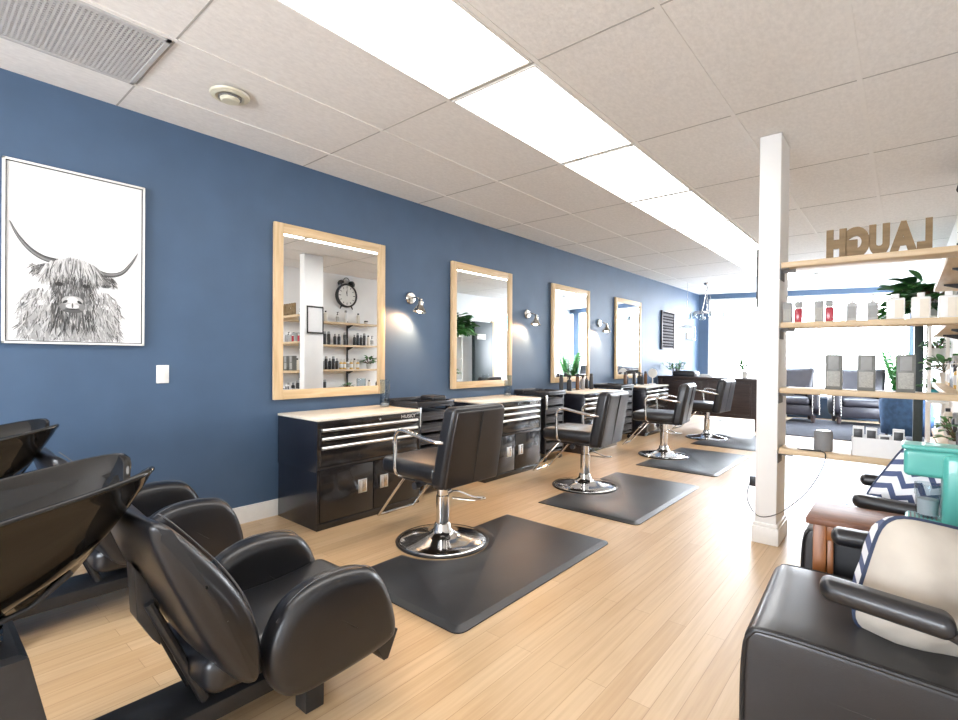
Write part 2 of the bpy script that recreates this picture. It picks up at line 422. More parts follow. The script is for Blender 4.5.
# air return grille
r=root('air_vent','grey egg-crate air return grille set into ceiling above the picture','vent',(.667,.858-.61,H))
v=MB(); a,bb=TW/2-.013,TL/2-.013
for (x0,x1,y0,y1) in ((-a,-a+.02,-bb,bb),(a-.02,a,-bb,bb),(-a,a,-bb,-bb+.02),(-a,a,bb-.02,bb)): v.box(x0,x1,y0,y1,-.009,.0035)
v.build('frame',M['vent'],r)
B(-a+.01,a-.01,-bb+.01,bb-.01,.0015,.0035).build('backing',M['ventdark'],r)
v=MB(); n=60
for i in range(n): y=-bb+.02+(2*bb-.04)*i/n; v.box(-a+.02,a-.02,y,y+.0085,-.004,.001)
for i in range(28): x=-a+.02+(2*a-.04)*i/28; v.box(x,x+.007,-bb+.02,bb-.02,-.0045,.001)
v.build('grille',M['vent'],r)
r=root('air_diffuser','round cream ceiling air diffuser between picture and first mirror','air diffuser',(.68,1.23,H+.0035))
MB().lathe([(.0,-.012),(.105,-.012),(.10,-.022),(.075,-.03),(.06,-.024),(.058,.0)],seg=32).build('ring',M['creamplastic'],r)
MB().lathe([(0,-.052),(.04,-.05),(.05,-.042),(.052,-.036),(.03,-.03),(.012,-.03),(.012,0)],seg=28).build('centre_disc',M['creamplastic'],r)
MB().lathe([(.0505,-.033),(.06,-.033),(.06,-.029),(.0505,-.029)],seg=28).build('gap',M['ventdark'],r)
tag(MB().lathe([(0,-.04),(.05,-.038),(.062,-.02),(.065,0)],(2.48,10.13,H+.0035),24).build('smoke_detector',M['white']),'white round smoke detector on ceiling near shop window','smoke detector')

# pillar
p=MB(); PX0,PX1,PY0,PY1=2.86,2.985,3.73,4.03
p.box(PX0,PX1,PY0,PY1,0,H,.004)
pil=struct(p.build('trim_2',M['white_wall']))
q=MB()
q.box(PX0-.016,PX1+.016,PY0-.016,PY1+.016,0,.11,.004); q.box(PX0-.010,PX1+.010,PY0-.010,PY1+.010,.11,.135,.005)
struct(q.build('trim_3',M['trim']))

# ------------------------------------------------------------------ picture of highland cow
r=root('cow_picture','large white framed print of a shaggy long-horned cow on navy wall','picture',(0,.68,1.745))
W2,H2=.32,.487
fr=MB()
for (y0,y1,z0,z1) in ((-W2,W2,H2-.012,H2),(-W2,W2,-H2,-H2+.012),(-W2,-W2+.012,-H2,H2),(W2-.012,W2,-H2,H2)): fr.box(.004,.035,y0,y1,z0,z1,.002)
fr.build('frame',M['trim'],r)
fr=MB()
for (y0,y1,z0,z1) in ((-W2+.012,W2-.012,H2-.016,H2-.012),(-W2+.012,W2-.012,-H2+.012,-H2+.016),(-W2+.012,-W2+.016,-H2+.012,H2-.012),(W2-.016,W2-.012,-H2+.012,H2-.012)): fr.box(.004,.031,y0,y1,z0,z1)
fr.build('inner_rim',M['blackcard'],r)
B(.006,.024,-W2+.011,W2-.011,-H2+.011,H2-.011).build('canvas',M['paper'],r)
d=MB(); LX=[.0243]
def strand(y,z,ang,ln,wd,g,curve=0):
    LX[0]+=.0000025
    pts=[]
    for i in range(6):
        t=i/5; a=ang+curve*t; 
        pts.append((y+math.cos(ang+curve*t*.5)*ln*t, z+math.sin(ang+curve*t*.5)*ln*t, wd*(1-t)**.6*(.4+.6*min(1,t*4))))
    V=[];F=[]
    for i,(yy,zz,ww) in enumerate(pts):
        nx,nz=-math.sin(ang+curve*i/10),math.cos(ang+curve*i/10)
        V+= [(LX[0],yy+nx*ww,zz+nz*ww),(LX[0],yy-nx*ww,zz-nz*ww)]
    for i in range(5): F.append((2*i,2*i+1,2*i+3,2*i+2))
    d.add(V,F,GREYS[g])
def blob(cy,cz,ry,rz,g,n=24,rot=0):
    LX[0]+=.00001
    d.add([(LX[0],cy+ry*math.cos(2*PI*k/n)*math.cos(rot)-rz*math.sin(2*PI*k/n)*math.sin(rot),cz+ry*math.cos(2*PI*k/n)*math.sin(rot)+rz*math.sin(2*PI*k/n)*math.cos(rot)) for k in range(n)],[tuple(range(n))],GREYS[g])
def clampz(z): return max(-.465,z)

def horn(pts,w):
    P=smoothpath([(0,a,b_) for a,b_ in pts],8); n=len(P); LX[0]+=.00002
    for g,k,off in ((0,1.0,0),(1,.75,.10),(2,.35,.30)):
        V=[];F=[]; LX[0]+=.00002
        for i,q in enumerate(P):
            t=Vector(P[min(i+1,n-1)])-Vector(P[max(i-1,0)]); t.normalize(); nn=Vector((0,-t.z,t.y)); ww=w*(1-i/(n-1))**.7*k+.0006
            o=nn*w*off*(1-i/(n-1)); a=Vector(q)+nn*ww+o; b_=Vector(q)-nn*ww+o; V+= [(LX[0],a.y,a.z),(LX[0],b_.y,b_.z)]
        for i in range(n-1): F.append((2*i,2*i+1,2*i+3,2*i+2))
        d.add(V,F,GREYS[g])
DZ=.11
def blob2(cy,cz,ry,rz,g,rot=0): blob(cy,cz+DZ,ry,rz,g,28,rot)
def sd(y,z,ang,ln,wd,g,cu=0):
    z+=DZ
    if ang<0: ln=min(ln,(z+.474)/max(.25,abs(math.sin(ang))))
    if ln>.012: strand(y,z,ang,ln,wd,g,cu)
for cy,cz,ry,rz in ((-.155,-.50,.095,.10),(.10,-.50,.09,.10),(-.03,-.47,.15,.115)):
    blob(cy,max(-.474+rz,cz+DZ),ry,rz,3,28)
for i in range(1050):
    y=rnd.uniform(-.25,.195); top=-.285-.9*max(0,abs(y+.03)-.16)
    z=rnd.uniform(-.56,top)
    sd(y,z,-PI/2+rnd.uniform(-.5,.5)+(y+.03)*1.4,rnd.uniform(.03,.08),rnd.uniform(.002,.005),rnd.choice([1,2,2,3,3,3,3,4,4,4]),rnd.uniform(-.5,.5))
for i in range(160):
    y=rnd.uniform(-.13,.07); sd(y,rnd.uniform(-.50,-.36),-PI/2+(y+.03)*1.5,rnd.uniform(.03,.07),.004,rnd.choice([0,1,1,2]),rnd.uniform(-.3,.3))
for pts in ([(-.10,-.14),(-.16,-.125),(-.215,-.085),(-.262,-.02),(-.292,.05)],[(.06,-.165),(.13,-.185),(.20,-.165),(.25,-.10),(.285,-.03)]):
    horn([(a,b_+DZ) for a,b_ in pts],.016)
for sy,cy,cz in ((-1,-.145,-.19),(1,.105,-.225)):
    blob2(cy,cz,.055,.034,1,-sy*.35)
    for i in range(150):
        t=rnd.uniform(-1,1); y=cy+t*.055; z=cz+rnd.uniform(-.012,.03)-sy*t*.0
        sd(y,z,-PI/2+sy*rnd.uniform(.1,1.0),rnd.uniform(.02,.05),.0028,rnd.choice([0,0,1,1,1,2,3]),rnd.uniform(-.4,.4))
blob2(-.03,-.25,.10,.10,1); blob2(-.03,-.31,.078,.10,1)
for i in range(420):
    t=rnd.uniform(-1,1); z=rnd.uniform(-.36,-.18); y=-.03+t*(.105-.25*max(0,-.26-z))
    sd(y,z,-PI/2+t*.25+rnd.uniform(-.25,.25),rnd.uniform(.018,.045),.0025,rnd.choice([0,1,1,2,2,3,3]),rnd.uniform(-.4,.4))
blob2(-.03,-.385,.058,.034,2); blob2(-.03,-.352,.048,.028,3); blob2(-.03,-.348,.026,.020,4); blob2(-.03,-.382,.030,.014,4); blob2(-.03,-.408,.045,.011,1); blob2(-.03,-.398,.034,.004,0)
blob2(-.062,-.358,.013,.007,0,.7); blob2(.002,-.358,.013,.007,0,-.7); blob2(-.03,-.378,.004,.014,1)
blob2(-.09,-.262,.017,.012,0); blob2(.032,-.262,.017,.012,0)
for i in range(420):
    a=rnd.uniform(-1,1); y=-.03+a*.115; z=-.118+rnd.uniform(-.03,.012)-.045*a*a
    sd(y,z,-PI/2+a*.45+rnd.uniform(-.25,.25),rnd.uniform(.05,.115),rnd.uniform(.002,.0045),rnd.choice([1,2,3,3,4,4,4,4]),rnd.uniform(-.5,.5)-a*.3)
d.build('print',None,r)

r=root('light_switch','white rocker light switch on navy wall below right of the picture','switch',(0,1.11,1.08))
B(.0005,.008,-.036,.036,-.058,.058,.003).build('plate',M['white'],r); B(.006,.012,-.016,.016,-.032,.032,.002).build('rocker',M['trim'],r)

# ------------------------------------------------------------------ mirrors
def wall_mirror():
    r=root('wall_mirror','','mirror')
    a,bb,fw=.52,.666,.072
    fr=MB()
    fr.box(.004,.034,-a,-a+fw,-bb,bb,.003,M['pine']); fr.box(.004,.034,a-fw,a,-bb,bb,.003,M['pine'])
    fr.box(.004,.0335,-a+fw,a-fw,bb-fw,bb,.003,M['pineh']); fr.box(.004,.0335,-a+fw,a-fw,-bb,-bb+fw,.003,M['pineh'])
    fr.build('frame',None,r)
    B(.010,.020,-a+fw-.005,a-fw+.005,-bb+fw-.005,bb-fw+.005).build('glass',M['mirror'],r)
    return r
mr=wall_mirror()
MY=[2.35,4.265,6.20,8.115]
ml=['pine framed wall mirror nearest the camera, reflecting pillar and clock','second pine framed wall mirror from the camera, behind second work cabinet','third pine framed wall mirror from the camera, reflecting a palm','fourth pine framed wall mirror, farthest from the camera']
for i,y in enumerate(MY):
    if i==0: mr.location=(.007,y,1.54); mr.rotation_euler=(0,-.008,0); mr['label']=ml[0]; mr['group']='pine framed mirrors along the navy wall'
    else: dup(mr,(.007,y,1.54),None,ml[i])

# ------------------------------------------------------------------ sconces
def sconce():
    r=root('wall_sconce','','wall light')
    MB().lathe([(0,.001),(.058,.001),(.058,.012),(.05,.022),(.02,.028),(0,.028)],seg=28,axis='x').build('back_plate',M['nickel'],r)
    MB().tube(smoothpath([(.02,0,0),(.06,0,.004),(.10,.005,-.002),(.125,.015,-.02)],5),.008).build('arm',M['nickel'],r)
    MB().lathe([(0,-.014),(.016,-.012),(.018,0),(.016,.012),(0,.014)],(.125,.018,-.022),16,axis='y').build('swivel',M['nickel'],r)
    sh=MB(); 
    prof=[(.018,0),(.024,-.004),(.026,-.035),(.032,-.05),(.055,-.085),(.068,-.105),(.066,-.105),(.053,-.083),(.03,-.05),(.0,-.045)]
    sh.lathe(prof,(0,0,0),28); o=sh.build('shade',M['nickel'],r,(.135,.02,-.035),(-.18,.05,0))
    bl=MB().lathe([(0,-.112),(.018,-.108),(.028,-.092),(.026,-.075),(.014,-.055),(.012,-.046)],seg=18).build('bulb',M['bulb'],o)
    L=bpy.data.lights.new('sconce_lamp','SPOT'); L.energy=20; L.color=(1,.56,.27); L.shadow_soft_size=.03; L.spot_size=2.6; L.spot_blend=.6
    lo=bpy.data.objects.new('lamp',L); COL.objects.link(lo); lo.parent=o; lo.location=(0,0,-.122); lo.rotation_euler=(-.35,.1,0)
    return r
sc=sconce()
sl=['satin nickel wall sconce right of the nearest mirror','satin nickel wall sconce between second and third mirrors','satin nickel wall sconce between third and fourth mirrors']
for i,(y,z) in enumerate(((3.20,1.765),(5.14,1.755),(7.07,1.755))):
    if i==0: sc.location=(0,y,z); sc['label']=sl[0]; sc['group']='sconces between the mirrors'
    else: dup(sc,(0,y,z),0,sl[i])

# ------------------------------------------------------------------ tool chest cabinets
def cabinet():
    r=root('work_cabinet','','cabinet')
    a=.475; F=.556
    b=MB(); b.box(.03,F,-a,a,0,.405,.004); b.box(.02,F-.005,-a,a,.40,.755,.004); b.box(.03,F-.02,-a+.01,a-.01,.0,.04)
    b.build('body',M['cab_side'],r)
    B(.02,F+.012,-a-.004,a+.004,.755,.772,.004).build('worktop',M['worktop'],r)
    fr=MB(); fr.box(F-.006,F+.006,-a,a,.705,.754,.002); fr.box(F-.006,F+.006,-a,-a+.03,.44,.705,.002); fr.box(F-.006,F+.006,a-.03,a,.44,.705,.002); fr.box(F-.006,F+.010,-a,a,.42,.442,.002); fr.box(F-.003,F+.004,-a,a,.0,.05,.002); fr.box(F-.003,F+.004,-a,-a+.02,.05,.42,.001); fr.box(F-.003,F+.004,a-.02,a,.05,.42,.001)
    fr.build('face_frame',M['cab_black'],r)
    for z0,z1 in ((.645,.703),(.582,.642),(.444,.579)):
        dr=B(F-.004,F+.005,-a+.032,a-.032,z0,z1,.002).build('drawer',M['cab_black'],r)
        h=MB(); h.prism([(F+.004,z1-.026),(F+.020,z1-.022),(F+.022,z1-.010),(F+.016,z1-.002),(F+.004,z1)],-a+.034,a-.034,'y',.001)
        h.build('handle',M['steel'],dr)
    for s in (-1,1):
        y0,y1=(-a+.022,-.004) if s<0 else (.004,a-.022)
        dd=B(F-.004,F+.010,y0,y1,.055,.415,.004).build('door',M['cab_black'],r)
        yc=-.10 if s<0 else .10
        hd=MB(); hd.box(F+.0098,F+.013,yc-.038,yc+.038,.20,.30,.001)
        hd.build('pull_plate',M['steel'],dd)
        B(F+.0128,F+.020,yc-.034,yc-.008,.205,.295,.002).build('pull',M['steel'],dd)
        B(F+.0128,F+.014,yc-.006,yc+.03,.207,.293,.0005).build('pull_recess',M['nickel'],dd)
    MB().lathe([(0,F+.011),(.008,F+.011),(.010,F+.006),(.010,F)],(0,.06,.727),16,axis='x').build('lock',M['chrome'],r)
    textmesh('logo','HUSKY',.036,.0008,M['steel'],r,(F+.0066,.27,.716),(PI/2,0,PI/2),.0008,'LEFT',1.35)
    return r
cb=cabinet(); CY=[2.35,4.15,6.08,8.05]
cl=['black two-door tool cabinet with pale top, nearest the camera','second black tool cabinet from the camera, behind the nearest styling chair','third black tool cabinet from the camera, bottles on its top','fourth black tool cabinet, farthest from camera beside the desk']
for i,y in enumerate(CY):
    if i==0: cb.location=(0,y,0); cb['label']=cl[0]; cb['group']='black tool cabinets along the navy wall'
    else: dup(cb,(0,y,0),0,cl[i])

# clear display vases
def vase():
    r=root('glass_cylinder','','glass vase')
    MB().lathe([(.0,.0),(.042,0),(.042,.235),(.038,.235),(.038,.012),(0,.012)],seg=28).build('glass',M['glass'],r)
    MB().lathe([(0,.013),(.036,.013),(.036,.030),(.0,.036)],seg=20).build('filling',M['potgrey'],r)
    return r
vs=vase(); vs.location=(.20,2.745,.772); vs['label']='clear glass cylinder vase on cabinet below the nearest mirror'; vs['group']='clear cylinder vases on the cabinets'
dup(vs,(.20,4.50,.772),0,'clear glass cylinder vase at right end of second cabinet')

# ------------------------------------------------------------------ salon trolleys
def trolley():
    r=root('salon_trolley','','trolley')
    b=MB(); 
    for x in (.03,.42):
        for y in (-.19,.19): b.box(x-.014,x+.014,y-.014,y+.014,.06,.74,.004)
    b.box(.02,.43,-.2,.2,.06,.085,.006); b.box(.02,.43,-.205,-.195,.1,.70); b.box(.02,.43,.195,.205,.1,.70)
    b.build('frame',M['black_plastic'],r)
    t=MB(); t.box(0,.45,-.225,.225,.735,.752,.006)
    t.box(0,.012,-.225,.225,.75,.79,.003); t.box(.438,.45,-.225,.225,.75,.785,.003); t.box(0,.45,-.225,-.213,.75,.785,.003); t.box(0,.45,.213,.225,.75,.785,.003)
    t.box(.15,.16,-.215,.215,.75,.78); t.box(.155,.44,-.01,0,.75,.78)
    t.build('top_tray',M['black_plastic'],r)
    z=.70
    for i in range(6):
        dr=MB(); dr.box(.03,.432,-.178,.178,z-.082,z-.006,.006)
        for k in range(3): dr.box(.43,.440,-.172,.172,z-.078+k*.024,z-.064+k*.024,.003)
        o=dr.build('drawer',M['dark_plastic'],r)
        B(.432,.446,-.182,.182,z-.012,z-.002,.003).build('drawer_lip',M['matte_black'],o)
        z-=.102
    for x in (.05,.40):
        for y in (-.17,.17):
            MB().lathe([(0,-.012),(.03,-.012),(.03,.012),(0,.012)],(x,y,-.005),18,axis='y').build('caster',M['black_plastic'],r)
    B(.44,.455,-.22,-.19,.58,.74,.003).build('side_hook',M['steel'],r)
    return r
tr=trolley(); TY=[3.09,5.06,7.07]
for i,y in enumerate(TY):
    lab=['black plastic drawer trolley beside the nearest tool cabinet','black plastic drawer trolley between second and third tool cabinets','black plastic drawer trolley between third and fourth tool cabinets'][i]
    if i==0: tr.location=(.04,y,.035); tr['label']=lab; tr['group']='black trolleys between cabinets'
    else: dup(tr,(.04,y,.035),0,lab)
# tools lying on trolley trays
def iron():
    r=root('flat_iron','','hair iron')
    MB().box(-.14,.12,-.018,-.002,0,.02,.006).build('lower_arm',M['black_plastic'],r)
    MB().box(-.14,.12,-.018,-.002,.022,.04,.006).build('upper_arm',M['black_plastic'],r)
    return r
ir=iron(); 
for i,(x,y,z,rz,lab) in enumerate(((.20,2.98,.7875,1.2,'black flat iron on tray of the nearest trolley'),(.20,4.95,.7875,1.3,'black flat iron on tray of the second trolley'),(.22,6.97,.7875,1.1,'black flat iron on tray of the third trolley'))):
    if i==0: ir.location=(x,y,z); ir.rotation_euler=(0,0,rz); ir['label']=lab; ir['group']='hair irons on trolley trays'
    else: dup(ir,(x,y,z),rz,lab)
r=root('towel','folded black towel on the nearest trolley','towel',(.34,3.19,.7875))
MB().cushion((0,0,.035),(.09,.085,.035),.02,n=4).build('folded_cloth',M['leather'],r)

# styling products on cabinets three and four
def bottle(name,rb,h,neck,cap,mb,mc,sq=False):
    r=root(name,'','bottle')
    if sq: B(-rb,rb,-rb*.7,rb*.7,0,h,.006).build('body',mb,r)
    else: MB().lathe([(0,0),(rb*.95,0),(rb,.006),(rb,h*.86),(rb*.8,h*.95),(neck,h)],seg=18).build('body',mb,r)
    return r
def pump_bottle(rb,h,mb,mc,ml_=None,sq=False):
    r=bottle('pump_bottle',rb,h,rb*.4,0,mb,mc,sq)
    p=MB(); p.lathe([(rb*.42,h),(rb*.42,h+.018),(.005,h+.02),(.005,h+.04),(.012,h+.041),(.012,h+.05),(0,h+.052)],seg=14)
    p.tube([(0,0,h+.046),(-.03,0,h+.046),(-.036,0,h+.038)],.004,8); p.build('pump',mc,r)
    if ml_: 
        if sq: B(-rb*.8,rb*.8,-rb*.7-.0012,-rb*.7+.001,h*.15,h*.8).build('label_panel',ml_,r)
        else: MB().lathe([(rb+.0006,h*.2),(rb+.0006,h*.75)],seg=18,cap=False).build('label_panel',ml_,r)
    return r
def spray_bottle(mb,mc):
    r=bottle('spray_bottle',.032,.15,.013,0,mb,mc)
    p=MB(); p.lathe([(.014,.15),(.014,.172),(.01,.176)],seg=14); p.prism([(-.05,.205),(-.045,.19),(-.012,.176),(.022,.172),(.03,.19),(.018,.21)],-.011,.011,'y',.003); p.prism([(-.03,.19),(-.022,.19),(-.034,.15),(-.039,.152)],-.004,.004,'y'); p.build('trigger',mc,r)
    return r
def spray_can(mb,mc):
    r=root('spray_can','','can'); MB().lathe([(0,0),(.026,0),(.027,.005),(.027,.17),(.022,.182)],seg=18).build('body',mb,r)
    MB().lathe([(.0225,.18),(.0225,.215),(.015,.222),(0,.222)],seg=18).build('cap',mc,r); return r
prods=[spray_bottle(M['black_plastic'],M['matte_black']),spray_can(M['blackcard'],M['black_plastic']),pump_bottle(.03,.14,M['black_plastic'],M['matte_black']),spray_can(M['brownb'],M['black_plastic']),spray_bottle(M['potgrey'],M['black_plastic'])]
names=['black trigger spray bottle','black aerosol can','black pump bottle','brown aerosol can','grey trigger spray bottle']
used=set()
def put(i,loc,rz,lab,grp,lst=prods):
    o=lst[i]
    if id(o) in used: o=dup(o,loc,rz,lab,grp)
    else:
        used.add(id(o)); o.location=loc; o.rotation_euler=(0,0,rz); o['label']=lab; o['group']=grp
    return o
z=.772
for k,(i,x,y,wh) in enumerate(((1,.16,5.72,'at left end of third cabinet top'),(0,.20,5.86,'on third cabinet top, left half'),(2,.13,5.98,'at middle of third cabinet top'),(3,.19,6.10,'at middle of third cabinet top'),(4,.17,6.28,'on third cabinet top, right half'),(1,.24,6.40,'at right end of third cabinet top'),(2,.12,6.48,'at back right corner of third cabinet top'),
        (3,.18,7.66,'at left end of fourth cabinet top'),(0,.14,7.80,'on fourth cabinet top, left half'),(1,.22,7.92,'on fourth cabinet top near its middle'),(4,.16,8.06,'at middle of fourth cabinet top'),(2,.24,8.20,'on fourth cabinet top, right half'),(0,.13,8.34,'on fourth cabinet top toward the desk'),(3,.20,8.44,'at right end of fourth cabinet top'))):
    put(i,(x,y,z),rnd.uniform(-.6,.6),names[i]+' '+wh,'styling products on the cabinet tops')

# ------------------------------------------------------------------ anti-fatigue mats
def floor_mat_mesh():
    x0,x1,yh,R=1.30,2.155,.735,.318
    def outline(ins,rr):
        pts=[]
        a0=math.asin(min(1,0/R))
        pts.append((x0+ins,-yh+ins))
        for cx,cy_,s in ((x1-rr,-yh+rr,-1),(x1-rr,yh-rr,1)):
            for k in range(5):
                a=(-PI/2+PI/2*k/4) if s<0 else (PI/2*k/4)
                pts.append((cx+(rr-ins)*math.cos(a),cy_+(rr-ins)*math.sin(a)))
        pts.append((x0+ins,yh-ins))
        n=18
        for k in range(n+1):
            a=PI/2-PI*k/n
            RR=R+ins
            pts.append((1.31+math.cos(a)*RR if k not in (0,n) else x0+ins, math.sin(a)*RR))
        return pts
    m=MB(); rr=.05
    rings=[]
    for ins,z in ((0,.001),(0,.006),(.035,.018),(.037,.0185)): rings.append([(p[0],p[1],z) for p in outline(ins,rr+.0)])
    m.loft(rings,True,True)
    return m
fm=tag(floor_mat_mesh().build('floor_mat',M['rubber'],None,(0,2.32,0)),'black rubber anti-fatigue mat under the nearest styling chair','mat','black mats under the styling chairs')
for y,lab in ((4.22,'black rubber anti-fatigue mat under the second styling chair'),(6.205,'black rubber anti-fatigue mat under the third styling chair'),(8.11,'black rubber anti-fatigue mat under the farthest styling chair')):
    c=fm.copy(); COL.objects.link(c); c.location=(0,y,0); c['label']=lab

# ------------------------------------------------------------------ styling chairs (face -x)
def styling_chair():
    r=root('styling_chair','','chair')
    MB().lathe([(0,.002),(.292,.002),(.290,.012),(.27,.020),(.20,.032),(.13,.046),(.085,.060),(.06,.085),(.05,.12),(.044,.125)],seg=56).build('base',M['chrome'],r,sharp=60)
    MB().lathe([(.288,.001),(.303,.002),(.305,.009),(.298,.015),(.289,.014)],seg=56,cap=False).build('base_rim',M['piping'],r)
    MB().lathe([(.043,.12),(.043,.30),(.036,.305),(.036,.40),(.055,.405),(.055,.425),(0,.425)],seg=28).build('pump_column',M['chrome'],r)
    p=MB(); p.tube(smoothpath([(0,.04,.30),(.03,.10,.315),(.10,.19,.27),(.15,.24,.262),(.165,.22,.26),(.12,.14,.265),(.045,.04,.285)],5),.006,8); p.tube([(.0,.035,.31),(0,.075,.318)],.012,10)
    p.build('foot_pedal',M['chrome'],r)
    B(-.22,.17,-.20,.20,.415,.45,.008).build('seat_frame',M['matte_black'],r)
    MB().lathe([(0,-.02),(.022,-.02),(.022,.02),(0,.02)],(-.02,-.215,.40),16,axis='y').build('frame_bolt',M['black_plastic'],r)
    MB().cushion((-.075,0,.495),(.255,.25,.055),.035,n=8,bulge=.014).build('seat',M['leather'],r)
    def lean(x,y,z):
        t=(z-.42)/.49
        return (x+t*.085+.035*(y/.26)**2*-1*t*0, y*(1-.10*t*t), z)
    bk=MB().cushion((.195,0,.665),(.055,.262,.248),.035,fn=lean,n=8).build('backrest',M['leather'],r)
    sh=MB()
    def lean2(x,y,z):
        t=(z-.42)/.49
        return (x+t*.085, y*(1-.10*t*t), z)
    sh.cushion((.247,0,.655),(.012,.243,.232),.010,fn=lean2,n=6,k=2); sh.build('back_panel',M['leather_dark'],bk)
    s=MB(); s.tube([( .259+t*.085-.0005,0,.43+t*.45) for t in (0,.25,.5,.75,1)],.0045,6); s.build('seam',M['piping'],bk)
    for sg in (-1,1):
        y=.275*sg
        a=MB(); a.tube(smoothpath([(.24,.24*sg,.70),(.20,y,.705),(.05,y,.725),(-.08,y,.745),(-.13,y,.735),(-.16,y,.69),(-.158,y,.60),(-.15,y,.48),(-.145,.22*sg,.445)],5),.0125,12)
        a.build('armrest',M['chrome'],r)
    ft=MB(); ft.tube(smoothpath([(-.16,-.16,.44),(-.21,-.16,.40),(-.44,-.16,.135),(-.465,-.14,.11),(-.465,0,.11),(-.465,.14,.11),(-.44,.16,.135),(-.21,.16,.40),(-.16,.16,.44)],5),.010,10)
    ft.build('footrest',M['chrome'],r)
    return r
sch=styling_chair()
for i,(x,y,rz,lab) in enumerate(((1.31,2.34,0,'black styling chair on chrome base, nearest the camera'),(1.32,4.24,.06,'second black styling chair from the camera'),(1.32,6.27,.12,'third black styling chair from the camera'),(1.31,8.11,-.06,'farthest black styling chair, in front of the dark desk'))):
    if i==0: sch.location=(x,y,.0005); sch.rotation_euler=(0,0,rz); sch['label']=lab; sch['group']='styling chairs in a row facing the mirrors'
    else: dup(sch,(x,y,.0005),rz,lab)

# ------------------------------------------------------------------ shampoo stations (chairs face +y)
def basin_mesh():
    m=MB(); n=56; C=(0,.12)
    def rim(a):
        # plan outline: a=0 -> +x, PI/2 -> +y (neck end)
        c_,s_=math.cos(a),math.sin(a)
        e=4.2 if s_>0 else 2.0
        rx,ry=.235,(.355 if s_>0 else .34)
        k=(abs(c_)**e+abs(s_)**e)**(-1/e)
        x=rx*c_*k; y=C[1]+ry*s_*k
        if s_>0: x*=(1-.10*max(0,(y-C[1])/ry))
        z=.905+(y-.47)*.18
        # neck notch
        if s_>0:
            nt=math.exp(-(x/.075)**2)*max(0,(y-.38)/.1)
            z-=.075*min(1,nt); y-=.035*min(1,nt)
        return x,y,z
    def ring(s,depth,off=0):
        o=[]
        for k in range(n):
            x,y,z=rim(2*PI*k/n)
            cx,cy_=0,.10
            zz=z-depth*(1-s**2.6)*(1.0)-off
            o.append((cx+(x-cx)*s,cy_+(y-cy_)*s,zz if s<1 else z-off))
        return o
    outer=[ring(s,.30) for s in (.30,.45,.6,.75,.86,.94,.985)]
    R=[]
    lip=[[ (p[0]*1.01,p[1],p[2]-.006) for p in ring(1,0)],ring(1,0),[(p[0]*.985,p[1],p[2]+.004) for p in ring(.985,0)],[(p[0],p[1],p[2]-.004) for p in ring(.95,0)]]
    lip[3]=[(p[0],p[1],p[2]) for p in ring(.94,.012)]
    inner=[ring(s,.24) for s in (.90,.82,.7,.55,.4,.25)]
    m.loft(outer+lip+inner,True,True)
    return m
